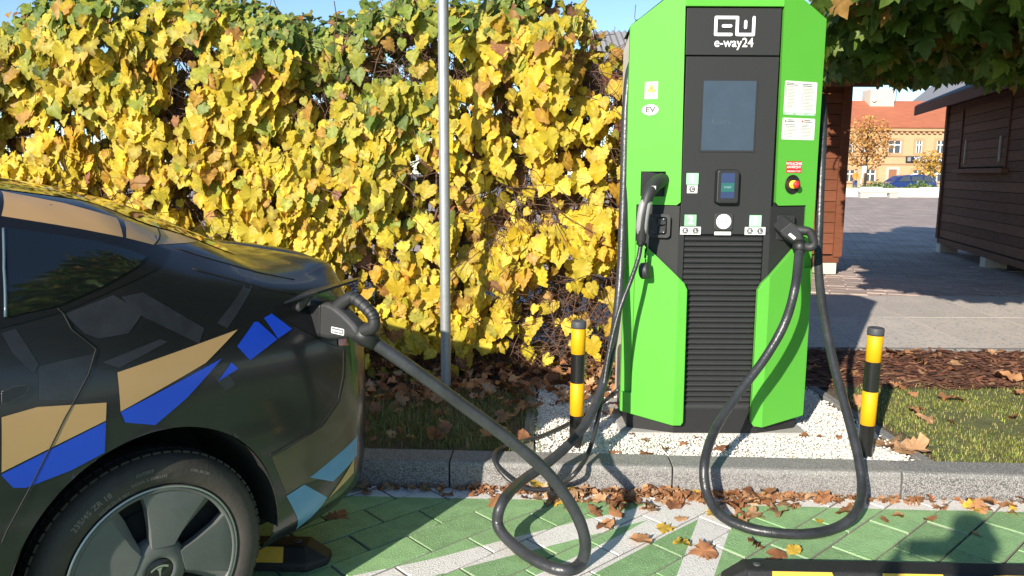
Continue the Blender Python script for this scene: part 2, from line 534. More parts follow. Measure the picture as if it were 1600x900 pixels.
def plaza_mat(name, c1, c2, mortar, sc, ang, msize=0.02):
    m = bpy.data.materials.new(name); m.use_nodes = True
    nt = m.node_tree; b = nt.nodes['Principled BSDF']
    tc = nt.nodes.new('ShaderNodeTexCoord'); mp = nt.nodes.new('ShaderNodeMapping')
    mp.inputs['Rotation'].default_value = (0, 0, ang)
    nt.links.new(tc.outputs['Object'], mp.inputs['Vector'])
    br = nt.nodes.new('ShaderNodeTexBrick')
    br.inputs['Color1'].default_value = (*c1, 1); br.inputs['Color2'].default_value = (*c2, 1); br.inputs['Mortar'].default_value = (*mortar, 1)
    br.inputs['Scale'].default_value = sc; br.inputs['Mortar Size'].default_value = msize; br.inputs['Bias'].default_value = 0.0
    br.inputs['Brick Width'].default_value = 1.0; br.inputs['Row Height'].default_value = 0.5
    nt.links.new(mp.outputs[0], br.inputs['Vector'])
    ns = nt.nodes.new('ShaderNodeTexNoise'); ns.inputs['Scale'].default_value = 1.3; ns.inputs['Detail'].default_value = 6
    nt.links.new(tc.outputs['Object'], ns.inputs['Vector'])
    mr = nt.nodes.new('ShaderNodeMapRange'); mr.inputs[1].default_value = .3; mr.inputs[2].default_value = .7; mr.inputs[3].default_value = .75; mr.inputs[4].default_value = 1.2
    nt.links.new(ns.outputs[0], mr.inputs[0])
    vm = nt.nodes.new('ShaderNodeVectorMath'); vm.operation = 'SCALE'
    nt.links.new(br.outputs['Color'], vm.inputs[0]); nt.links.new(mr.outputs[0], vm.inputs['Scale'])
    nt.links.new(vm.outputs[0], b.inputs['Base Color'])
    b.inputs['Roughness'].default_value = 0.82
    bp = nt.nodes.new('ShaderNodeBump'); bp.inputs['Strength'].default_value = 0.7; bp.inputs['Distance'].default_value = 0.01; bp.invert = True
    nt.links.new(br.outputs['Fac'], bp.inputs['Height']); nt.links.new(bp.outputs[0], b.inputs['Normal'])
    return m
m_plaza = plaza_mat('plaza_blocks', (0.45, 0.35, 0.29), (0.36, 0.275, 0.23), (0.18, 0.14, 0.11), 2.6, R(20), 0.025)
pz = MB(); pz.add([(-40, 8.24, 0.10), (60, 8.24, 0.10), (60, 52, 0.10), (-40, 52, 0.10)], [(0, 1, 2, 3)])
plaza = pz.build('plaza', m_plaza, kind='structure')
# the nearest rows of plaza blocks as single stones
m_cob = mat('plaza_stone', (0.38, 0.30, 0.26), 0.8, var=0.22, vs=5, bump=0.5, bs=60)
ca, sa = math.cos(R(20)), math.sin(R(20))
me_c = None
cnt = 0
for r_ in range(0, 40):
    for c_ in range(-6, 34):
        u0 = c_ * 0.40 + (0.2 if r_ % 2 else 0); v0 = r_ * 0.205
        X = 2.0 + u0 * ca + v0 * sa; Y = 8.9 - u0 * sa + v0 * ca
        if not (8.42 < Y < 10.9 and 3.3 < X < 6.9 and X / Y < 0.72 and X / Y > 0.38): continue
        if me_c is None:
            b = MB(); b.box((-0.193, -0.096, -0.04), (0.193, 0.096, 0.012)); tmp = b.build('plaza_stone', m_cob, plaza, bevel=0.006, bseg=1); me_c = tmp.data; ob = tmp
        else:
            ob = bpy.data.objects.new('plaza_stone', me_c); link(ob, plaza)
        ob.location = (X, Y, 0.098 + random.gauss(0, 0.002)); ob.rotation_euler = (random.gauss(0, .006), random.gauss(0, .006), R(-20))
        cnt += 1
# ------------------------------------------------------------------ charging station
m_grn = mat('green_powder_coat', (0.098, 0.405, 0.046), 0.55, var=0.05, vs=2, bump=0.03, bs=900, spec=0.25)
m_anth = mat('anthracite_panel', (0.026, 0.0275, 0.0275), 0.6, spec=0.25, var=0.06, vs=3, bump=0.05, bs=700)
m_blk = mat('black_plastic', (0.016, 0.016, 0.017), 0.48, var=0.1, vs=20, bump=0.05, bs=300)
m_blk2 = mat('grey_black_plastic', (0.028, 0.029, 0.030), 0.52, var=0.12, vs=25, bump=0.08, bs=350)
m_rub = mat('cable_rubber', (0.030, 0.032, 0.035), 0.34, var=0.45, vs=14, bump=0.2, bs=70)
m_silver = mat('brushed_steel', (0.62, 0.61, 0.58), 0.32, metal=0.9, var=0.06, vs=10)
m_cream = mat('cream_side_coat', (0.62, 0.58, 0.50), 0.4, var=0.05, vs=4)
m_prtw = mat('white_print', (0.82, 0.82, 0.82), 0.5)
m_stick = mat('white_sticker', (0.78, 0.78, 0.74), 0.45)
m_prtk = mat('dark_print', (0.10, 0.10, 0.10), 0.6)
m_prtg = mat('grey_print', (0.33, 0.33, 0.33), 0.6)
m_yel = mat('yellow_print', (0.80, 0.62, 0.05), 0.5)
m_red = mat('red_plastic', (0.55, 0.03, 0.03), 0.35)
m_mint = mat('mint_tile', (0.30, 0.62, 0.36), 0.45, var=0.25, vs=12)
m_lgrey = mat('light_grey_plastic', (0.27, 0.27, 0.265), 0.42)
m_conc = mat('cast_concrete', (0.42, 0.41, 0.38), 0.9, var=0.15, vs=12, bump=0.4, bs=100)
def glass_screen(name, col, rough=0.12, emit=None):
    return mat(name, col, rough, spec=0.3, emit=emit, var=0.12, vs=14)
m_scr = glass_screen('dim_screen', (0.042, 0.062, 0.088), 0.3)
m_scrb = glass_screen('terminal_screen', (0.03, 0.05, 0.12), 0.2)

CX, CY, CZ = 1.02, 3.69, 0.12
charger = empty('charging_station', (CX, CY, CZ), 0, 'tall bright green car charging station with black front and three plugs', 'charger')
# plan outline: flat centre, flanks swept back; local y grows away from the viewer
def yf(x): return max(0.0, (abs(x) - 0.22)) * 0.42
YB = 0.50
# concrete pad and black plinth
b = MB(); b.box((-0.47, 0.02, -0.03), (0.47, 0.62, 0.006)); b.build('concrete_pad', m_conc, charger, bevel=0.006)
b = MB()
pl = [(-0.43, 0.10), (-0.21, 0.012), (0.21, 0.012), (0.43, 0.10), (0.43, 0.47), (-0.43, 0.47)]
b.prism(pl, lambda x, y: (x, y, 0.006), lambda x, y: (x, y, 0.135)); b.build('plinth', m_blk, charger, bevel=0.004)
# cabinet behind the panels (dark), silver side wall on the left, dark one on the right
b = MB()
cb = [(-0.435, 0.125), (-0.215, 0.03), (0.215, 0.03), (0.435, 0.125), (0.425, YB), (-0.425, YB)]
b.prism(cb, lambda x, y: (x, y, 0.13), lambda x, y: (x, y, 2.02)); b.build('cabinet', m_anth, charger, bevel=0.006)
b = MB(); b.add([(-0.437, 0.12, 0.10), (-0.432, 0.46, 0.10), (-0.432, 0.46, 1.92), (-0.437, 0.12, 2.00), (-0.449, 0.12, 0.10), (-0.444, 0.46, 0.10), (-0.444, 0.46, 1.92), (-0.449, 0.12, 2.00)],
                [(0, 1, 2, 3), (7, 6, 5, 4), (0, 4, 5, 1), (1, 5, 6, 2), (2, 6, 7, 3), (3, 7, 4, 0)]); b.build('side_panel', m_cream, charger, label='pale metal side panel on the left')
b = MB(); b.box((0.432, 0.12, 0.10), (0.444, 0.46, 1.96)); b.build('side_panel', m_anth, charger, bevel=0.002)
# green skin: flat sheets bent along the fold, given thickness
def skin(name, poly, m, thick=0.014, dy=0.0, grid=True, parent=None, bev=0.0025, fold=(-0.22, 0.22)):
    """A sheet-metal panel: polygon in (x, z), bent to the plan outline, extruded inwards."""
    bm = bmesh.new()
    vs = [bm.verts.new((x, 0, z)) for x, z in poly]
    bm.faces.new(vs)
    for fx in fold:
        bmesh.ops.bisect_plane(bm, geom=list(bm.verts) + list(bm.edges) + list(bm.faces), plane_co=(fx, 0, 0), plane_no=(1, 0, 0))
    if bm.faces:
        bm.normal_update()
    r = bmesh.ops.extrude_face_region(bm, geom=list(bm.faces))
    ev = [v for v in r['geom'] if isinstance(v, bmesh.types.BMVert)]
    evs = set(ev)
    for v in bm.verts:
        v.co.y = yf(v.co.x) + dy + (thick if v in evs else 0.0)
    bmesh.ops.recalc_face_normals(bm, faces=bm.faces)
    if bev:
        ed = [e_ for e_ in bm.edges if len(e_.link_faces) == 2 and e_.calc_face_angle(0) > 0.9]
        bmesh.ops.bevel(bm, geom=ed, offset=bev, segments=2, affect='EDGES', profile=0.5, clamp_overlap=True)
    me = bpy.data.meshes.new(name); bm.to_mesh(me); bm.free()
    me.materials.append(m)
    o = bpy.data.objects.new(name, me)
    return link(o, parent or charger)
# left upper flank with the socket opening cut as a notch in four pieces -> built as one polygon with a slit
UL = [(-0.462, 1.985), (-0.318, 2.092), (-0.228, 2.092), (-0.228, 2.052), (-0.216, 1.160), (-0.232, 1.143), (-0.415, 1.143), (-0.415, 0.965), (-0.352, 0.930)]
def ring_panel(name, outer_parts, m):
    b = []
    for i, pp in enumerate(outer_parts): b.append(pp)
    bm = bmesh.new()
    for pp in b:
        fs = bm.faces.new([bm.verts.new((x, 0, z)) for x, z in pp])
    bmesh.ops.remove_doubles(bm, verts=bm.verts, dist=1e-5)
    for fx in (-0.22, 0.22):
        bmesh.ops.bisect_plane(bm, geom=list(bm.verts) + list(bm.edges) + list(bm.faces), plane_co=(fx, 0, 0), plane_no=(1, 0, 0))
    bmesh.ops.recalc_face_normals(bm, faces=bm.faces)
    r = bmesh.ops.extrude_face_region(bm, geom=list(bm.faces))
    evs = set(v for v in r['geom'] if isinstance(v, bmesh.types.BMVert))
    for v in bm.verts: v.co.y = yf(v.co.x) - 0.004 + (0.03 if v in evs else 0.0)
    bmesh.ops.recalc_face_normals(bm, faces=bm.faces)
    me = bpy.data.meshes.new(name); bm.to_mesh(me); bm.free(); me.materials.append(m)
    return link(bpy.data.objects.new(name, me), charger)
# opening of socket 1: x -0.395..-0.29, z 1.183..1.302
sx0, sx1, sz0, sz1 = -0.398, -0.286, 1.183, 1.302
ring_panel('green_panel', [
    [(-0.464, 1.985), (-0.464, sz1), (sx0, sz1), (sx1, sz1), (-0.219, sz1), (-0.228, 2.055), (-0.228, 2.098), (-0.31, 2.098)],
    [(-0.464, sz1), (-0.464, sz0), (sx0, sz0), (sx0, sz1)],
    [(sx1, sz1), (sx1, sz0), (-0.2175, sz0), (-0.219, sz1)],
    [(-0.464, sz0), (-0.464, 1.143), (-0.415, 1.143), (-0.235, 1.143), (-0.217, 1.158), (-0.2175, sz0), (sx1, sz0), (sx0, sz0)],
    [(-0.464, 1.143), (-0.464, 0.10), (-0.415, 0.10), (-0.415, 1.143)],
], m_grn)
b = MB(); b.box((sx0 + .002, yf(-.34) + 0.012, sz0 + .002), (sx1 - .002, yf(-.34) + 0.10, sz1 - .002)); b.build('socket_recess', m_blk, charger)
# right upper flank (round opening for the stop button is a dark cup set on it)
ring_panel('green_panel', [
    [(0.228, 2.098), (0.33, 2.098), (0.464, 2.02), (0.464, 1.143), (0.412, 1.143), (0.255, 1.143), (0.24, 1.158), (0.228, 2.055)],
    [(0.464, 1.143), (0.464, 0.835), (0.412, 0.835), (0.412, 1.143)],
], m_grn)
# top lintel over the black front, and lid
b = MB(); b.prism([(-0.2278, 2.055), (0.2278, 2.055), (0.2278, 2.098), (-0.2278, 2.098)], lambda x, z: (x, -0.004, z), lambda x, z: (x, 0.03, z)); b.build('green_panel', m_grn, charger, bevel=0.002)
b = MB()
tp = [(-0.46, 0.11), (-0.23, 0.005), (0.23, 0.005), (0.46, 0.11), (0.44, YB), (-0.44, YB)]
b.add([(-0.46, 0.10, 1.99), (-0.315, 0.045, 2.10), (-0.22, 0.0, 2.10), (0.22, 0.0, 2.10), (0.33, 0.05, 2.10), (0.46, 0.10, 2.024),
       (-0.44, YB, 1.99), (-0.30, YB, 2.10), (-0.22, YB, 2.10), (0.22, YB, 2.10), (0.32, YB, 2.10), (0.44, YB, 2.024)],
      [(0, 1, 7, 6), (1, 2, 8, 7), (2, 3, 9, 8), (3, 4, 10, 9), (4, 5, 11, 10), (6, 7, 8, 9, 10, 11)])
b.build('lid', m_grn, charger)
# lower green wings
for s in (-1, 1):
    P = [(s * 0.468, 0.108), (s * 0.225, 0.055), (s * 0.17, 0.060), (s * 0.16, 0.085), (s * 0.160, 0.735), (s * 0.175, 0.765), (s * 0.36, 0.955), (s * 0.405, 0.985)]
    if s < 0: P = [(-0.468, 0.100), (-0.225, 0.058), (-0.182, 0.058), (-0.170, 0.075), (-0.175, 0.738), (-0.19, 0.77), (-0.36, 0.935), (-0.40, 0.965), (-0.4165, 0.965), (-0.4165, 0.2), (-0.468, 0.2)]
    else: P = [(0.166, 0.075), (0.18, 0.056), (0.225, 0.050), (0.462, 0.082), (0.462, 0.838), (0.414, 0.838), (0.412, 0.990), (0.385, 0.975), (0.185, 0.772), (0.166, 0.735)]
    skin('green_wing', P, m_grn, 0.03, -0.030)
# black front: upper head with the name, main panel, dark flank around the plugs
b = MB(); b.prism([(-0.219, 1.838), (0.219, 1.838), (0.219, 2.049), (-0.219, 2.049)], lambda x, z: (x, 0.004, z), lambda x, z: (x, 0.03, z)); b.build('head_panel', m_anth, charger, bevel=0.003)
b = MB()
mp_ = [(-0.19, 1.004), (-0.214, 1.014), (-0.214, 1.832), (0.219, 1.832), (0.219, 1.014), (0.195, 1.004)]
b.prism(mp_, lambda x, z: (x, 0.0035, z), lambda x, z: (x, 0.03, z)); front = b.build('front_panel', m_anth, charger, bevel=0.003)
for s in (-1, 1):
    P = [(s * 0.217, 1.139), (s * 0.411, 1.139), (s * 0.411, 0.94), (s * 0.17, 0.70), (s * 0.192, 0.70), (s * 0.192, 1.0), (s * 0.2165, 1.012)]
    P = [(s * 0.217, 1.139), (s * 0.411, 1.139), (s * 0.411, 0.90), (s * 0.36, 0.88), (s * 0.192, 0.70), (s * 0.192, 1.0), (s * 0.2165, 1.012)]
    skin('plug_bay', P, m_anth, 0.02, 0.006, bev=0.0015)
# ventilation grille: frame and slats
b = MB(); b.box((-0.192, 0.028, 0.135), (0.192, 0.05, 1.0)); gback = b.build('grille_back', m_blk, charger)
slat = None
z = 0.982
k = 0
while z > 0.15:
    if slat is None:
        b = MB()
        b.prism([(0.030, -0.012), (0.012, -0.009), (0.008, 0.0), (0.022, 0.011), (0.030, 0.012)], lambda y, zz: (-0.188, y, zz), lambda y, zz: (0.188, y, zz))
        slat = b.build('grille_slat', m_blk2, charger, bevel=0.0015, bseg=1); o = slat
    else:
        o = bpy.data.objects.new('grille_slat', slat.data); link(o, charger)
    o.location = (0, 0, z)
    o.scale = (1 if z > .74 else 0.90, 1, 1)
    z -= 0.0268
b = MB(); b.box((-0.168, 0.008, 0.134), (0.163, 0.03, 0.150)); b.build('grille_sill', m_blk2, charger, bevel=0.002)

# --- things drawn or fixed on the front
def plate(name, poly, y, thick, m, parent=charger, bevel=0.0, bent=True, label=None):
    b = MB()
    f = (lambda x: yf(x)) if bent else (lambda x: 0.0)
    b.prism(poly, lambda x, z: (x, f(x) + y - thick, z), lambda x, z: (x, f(x) + y, z))
    return b.build(name, m, parent, bevel=bevel, label=label)
def rrect(x0, z0, x1, z1, r, n=4):
    P = []
    for cx, cz, a0 in ((x1 - r, z1 - r, 0), (x0 + r, z1 - r, 90), (x0 + r, z0 + r, 180), (x1 - r, z0 + r, 270)):
        for k in range(n + 1):
            a = R(a0 + 90 * k / n); P.append((cx + r * math.cos(a), cz + r * math.sin(a)))
    return P
def print_text(s, x, z, size, m, parent, y, align='CENTER', name='lettering', sx=1.0, bent=True, bold=0.012):
    v, f = text_geo(s, size, align, bold)
    b = MB(); b.add([(x + a * sx, (yf(x + a * sx) if bent else 0) + y, z + c) for a, c in v], [tuple(q) for q in f])
    return b.build(name, m, parent)
def strokes(paths, w, y, name, m, parent):
    """Rounded flat strokes (emblems)."""
    b = MB(); k = 0
    for P in paths:
        for i in range(len(P) - 1):
            a = Vector((P[i][0], P[i][1])); c = Vector((P[i + 1][0], P[i + 1][1])); d = (c - a).normalized(); n = Vector((-d.y, d.x)) * w / 2
            k += 1; yy = y - 0.00012 * k
            b.add([(q.x, yy, q.y) for q in (a - n, c - n, c + n, a + n)], [(0, 1, 2, 3)])
        for q in P:
            k += 1; yy = y - 0.00012 * k
            b.add([(q[0] + w / 2 * math.cos(2 * math.pi * t / 10), yy, q[1] + w / 2 * math.sin(2 * math.pi * t / 10)) for t in range(10)], [tuple(range(10))])
    return b.build(name, m, parent)
lx, lz = -0.092, 1.927          # emblem: lower left corner
E_ = lambda a, c: (lx + a * 0.19, lz + c * 0.082)
strokes([[E_(.42, .04), E_(.04, .04), E_(.04, .96), E_(.56, .96), E_(.56, .04), E_(.96, .04), E_(.96, .96)],
         [E_(.22, .50), E_(.40, .50)], [E_(.76, .42), E_(.76, .74)]], 0.0145, -0.0005, 'emblem', m_prtw, charger)
print_text('e-way24', 0.003, 1.893, 0.058, m_prtw, charger, 0.002, sx=0.93)
# main screen
sc_ = plate('screen_frame', rrect(-0.136, 1.394, 0.124, 1.729, 0.006), 0.0036, 0.003, m_blk, bent=False)
s2 = plate('screen', rrect(-0.129, 1.402, 0.117, 1.722, 0.003), 0.001, 0.001, m_scr, sc_, bent=False)
m_ghost = mat('screen_text', (0.052, 0.075, 0.104), 0.4)
print_text('Kolory...', -0.03, 1.535, 0.032, m_ghost, sc_, -0.0008, bent=False)
# warning and EV stickers on the left flank
w1 = plate('warning_sticker', rrect(-0.392, 1.643, -0.335, 1.722, 0.002), -0.0045, 0.0008, m_stick)
plate('warning_triangle', [(-0.387, 1.673), (-0.340, 1.673), (-0.3635, 1.715)], -0.0056, 0.0005, m_yel, w1)
plate('bolt_symbol', [(-0.361, 1.704), (-0.369, 1.690), (-0.363, 1.690), (-0.367, 1.677), (-0.357, 1.693), (-0.363, 1.693), (-0.358, 1.704)], -0.0066, 0.0004, m_prtk, w1)
for q, zz in enumerate((1.662, 1.654)): plate('small_print', [(-0.385, zz), (-0.342, zz), (-0.342, zz + 0.004), (-0.385, zz + 0.004)], -0.0058, 0.0003, m_prtg, w1)
def oval(cx, cz, a, c, n=28): return [(cx + a * math.cos(2 * math.pi * k / n), cz + c * math.sin(2 * math.pi * k / n)) for k in range(n)]
ev = plate('ev_sticker', oval(-0.366, 1.592, 0.039, 0.0275), -0.0045, 0.0008, m_prtk)
plate('ev_face', oval(-0.366, 1.592, 0.0365, 0.025), -0.0056, 0.0004, m_stick, ev)
print_text('EV', -0.366, 1.592, 0.036, m_prtk, ev, -0.0066, sx=1.15, bold=0.045)
# instruction stickers on the right flank
def sticker_lines(x0, x1, z1, rows, y, parent, first_bold=True, bullets=True):
    b = MB(); z = z1
    for i in range(rows):
        h = 0.0032 if (i < 2 and first_bold) else 0.0021
        L = (x1 - x0) * random.uniform(0.55, 0.98)
        xs = x0 + (0.007 if bullets and i > 2 else 0)
        f = lambda x: yf(x) + y
        b.add([(xs, f(xs), z), (xs + L - 0.007, f(xs + L - 0.007), z), (xs + L - 0.007, f(xs + L - 0.007), z + h), (xs, f(xs), z + h)], [(0, 1, 2, 3)], 0 if i > 1 else 1)
        if bullets and i > 2 and i % 2: b.add([(x0, f(x0), z), (x0 + 0.0035, f(x0 + .0035), z), (x0 + 0.0035, f(x0 + .0035), z + .004), (x0, f(x0), z + .004)], [(0, 1, 2, 3)], 1)
        z -= 0.0066 if i > 1 else 0.0075
    return b.build('small_print', [m_prtg, m_prtk], parent)
st = plate('instruction_sticker', rrect(0.254, 1.568, 0.434, 1.726, 0.006), -0.0045, 0.0008, m_stick)
sticker_lines(0.262, 0.334, 1.714, 18, -0.0062, st); sticker_lines(0.352, 0.428, 1.712, 18, -0.0062, st)
plate('sticker_footer', rrect(0.2545, 1.5685, 0.4335, 1.581, 0.003), -0.0056, 0.0003, m_mint, st)
b = MB()
for x0, L in ((0.262, 0.045), (0.320, 0.05), (0.388, 0.035)): b.add([(x0, yf(x0) - .0066, 1.573), (x0 + L, yf(x0 + L) - .0066, 1.573), (x0 + L, yf(x0 + L) - .0066, 1.577), (x0, yf(x0) - .0066, 1.577)], [(0, 1, 2, 3)])
b.build('footer_print', m_prtw, st)
st = plate('safety_sticker', rrect(0.251, 1.455, 0.434, 1.556, 0.006), -0.0045, 0.0008, m_stick)
sticker_lines(0.278, 0.340, 1.545, 2, -0.0062, st, bullets=False); sticker_lines(0.372, 0.428, 1.545, 2, -0.0062, st, bullets=False)
sticker_lines(0.264, 0.338, 1.524, 9, -0.0062, st, first_bold=False); sticker_lines(0.358, 0.428, 1.524, 9, -0.0062, st, first_bold=False)
for x0 in (0.262, 0.357): plate('fire_symbol', [(x0, 1.537), (x0 + .012, 1.537), (x0 + .006, 1.549)], -0.0058, 0.0003, m_red, st)
# red emergency label, cup and stop button
rl = plate('emergency_label', rrect(0.287, 1.299, 0.373, 1.354, 0.001), -0.0045, 0.0008, m_red)
for s_, zz, h in (('WYŁĄCZNIK', 1.342, 0.0165), ('AWARYJNY', 1.326, 0.0165), ('EMERGENCY STOP', 1.306, 0.0098)): print_text(s_, 0.330, zz, h, m_prtw, rl, -0.0062, sx=.92, bold=.03)
def face_M(x, z, y=-0.004):                     # local frame on the bent front: Z outwards
    sgn = 1 if x > 0 else -1
    if abs(x) < 0.22: n = Vector((0, -1, 0))
    else: n = Vector((sgn * 0.42, -1, 0)).normalized()
    up = Vector((0, 0, 1)); xx = up.cross(n)
    return Matrix(((xx.x, up.x, n.x, x), (xx.y, up.y, n.y, yf(x) + y), (xx.z, up.z, n.z, z), (0, 0, 0, 1)))
b = MB(); Mf = face_M(0.327, 1.243)
b.lathe([(0.0465, -0.002), (0.0465, 0.002), (0.043, 0.003), (0.040, 0.0012), (0.0001, 0.0010)], 36, M=Mf); es = b.build('stop_button_cup', m_blk, charger)
b = MB(); b.lathe([(0.020, 0.001), (0.020, 0.016), (0.0001, 0.017)], 24, M=Mf); b.build('button_collar', m_yel, es)
b = MB(); b.lathe([(0.012, 0.017), (0.012, 0.024), (0.0175, 0.026), (0.0185, 0.032), (0.016, 0.037), (0.0001, 0.040)], 24, M=Mf); b.build('stop_button', m_red, es)
# numbered tiles and their plug symbols
def hexsym(ch, x, z, parent):
    t = plate('symbol_tile', rrect(x - 0.0245, z - 0.0185, x + 0.0245, z + 0.0185, 0.001), 0.0033, 0.0012, m_stick, bent=False)
    plate('hexagon', [(x + 0.0165 * math.cos(R(60 * k)), z + 0.0165 * math.sin(R(60 * k))) for k in range(6)], 0.0018, 0.0005, m_prtk, t, bent=False)
    print_text(ch, x, z, 0.022, m_prtw, t, 0.0008, bent=False)
for n_, x, z in (('1', -0.164, 1.268), ('2', -0.166, 1.071), ('3', 0.146, 1.070)):
    t = plate('number_tile', rrect(x - 0.0285, z - 0.027, x + 0.0285, z + 0.027, 0.002), 0.0033, 0.0012, m_mint, bent=False)
    print_text(n_, x, z, 0.055, m_prtw, t, 0.0016, bent=False, bold=0.03)
hexsym('C', -0.163, 1.219, charger)
for x in (-0.1885, -0.139): hexsym('K' if x < -0.16 else 'L', x, 1.0215, charger)
for x in (0.122, 0.1715): hexsym('K' if x < 0.15 else 'L', x, 1.0215, charger)
# payment terminal
b = MB(); b.prism([(-0.057, 1.157), (-0.047, 1.150), (0.047, 1.150), (0.057, 1.157), (0.057, 1.306), (0.047, 1.314), (-0.047, 1.314), (-0.057, 1.306)],
                  lambda x, z: (x * 0.9, -0.032, 1.232 + (z - 1.232) * 0.95), lambda x, z: (x, 0.004, z)); pt = b.build('payment_terminal', m_blk, charger, bevel=0.004)
pt.location.x = -0.002
plate('terminal_screen', rrect(-0.034, 1.178, 0.030, 1.296, 0.002), -0.0325, 0.0006, m_scrb, pt, bent=False)
m_teal = mat('teal_key', (0.02, 0.11, 0.10), 0.35)
plate('screen_key', rrect(-0.033, 1.208, 0.029, 1.250, 0.001), -0.0335, 0.0004, m_teal, pt, bent=False)
m_pale = mat('pale_print', (0.25, 0.33, 0.42), 0.5)
print_text('START', -0.002, 1.229, 0.012, m_pale, pt, -0.0345, bent=False)
# card reader disc
rd = plate('card_reader', rrect(-0.052, 1.023, 0.037, 1.106, 0.014), 0.0033, 0.008, m_blk2, bevel=0.002, bent=False)
b = MB(); b.lathe([(0.036, 0.0), (0.036, 0.004), (0.033, 0.0055), (0.0001, 0.006)], 32, M=face_M(-0.008, 1.066, -0.0047)); b.build('reader_disc', m_prtw, rd)
strokes([[(-0.020, 1.056), (-0.020, 1.077)], [(-0.025, 1.066), (-0.015, 1.066)], [(0.0, 1.056), (0.005, 1.066), (0.002, 1.077)], [(-0.001, 1.066), (0.008, 1.066)]], 0.003, -0.0112, 'reader_symbol', m_lgrey, rd)
rb = plate('reader_label', rrect(-0.048, 1.001, 0.031, 1.017, 0.001), 0.0033, 0.0010, m_stick, bent=False)
print_text('CZYTNIK RFID', -0.008, 1.009, 0.0095, m_prtk, rb, 0.0015, bent=False)
# empty plug bay 2: frame ring with four screws
b = MB()
ro = rrect(-0.357, 0.986, -0.263, 1.100, 0.018); ri_ = rrect(-0.343, 1.000, -0.277, 1.086, 0.013)
n = len(ro); fy = lambda x, d: yf(x) + 0.004 + d
vv = [(x, fy(x, -0.026), z) for x, z in ro] + [(x, fy(x, -0.026), z) for x, z in ri_] + [(x, fy(x, 0.0), z) for x, z in ro] + [(x, fy(x, 0.0), z) for x, z in ri_]
ff = []
for k in range(n):
    j = (k + 1) % n
    ff += [(k, j, n + j, n + k), (2 * n + k, 2 * n + j, j, k), (n + k, n + j, 3 * n + j, 3 * n + k)]
b.add(vv, ff, 0, False); bay = b.build('plug_socket', m_blk, charger)
b = MB(); b.box((-0.342, yf(-.31) + 0.0015, 1.001), (-0.278, yf(-.31) + 0.0058, 1.085)); b.build('socket_back', m_blk, bay)
b = MB(); b.box((-0.318, yf(-.31) - 0.018, 1.048), (-0.279, yf(-.31) + 0.002, 1.078)); b.box((-0.312, yf(-.31) - 0.014, 1.006), (-0.279, yf(-.31) + 0.002, 1.040)); b.build('socket_insert', m_blk2, bay, bevel=0.002)
for x, z in ((-0.336, 1.075), (-0.284, 1.075), (-0.284, 1.012), (-0.336, 1.012)):
    b = MB(); b.lathe([(0.0042, -0.002), (0.0042, 0.0225), (0.0001, 0.023)], 10, M=face_M(x, z, 0.004)); b.build('screw', m_silver, bay)
# dark holster of plug 3
b = MB(); b.box((0.254, yf(.30) - 0.012, 0.975), (0.345, yf(.30) + 0.02, 1.098)); b.build('plug_holster', m_blk, charger, bevel=0.006)

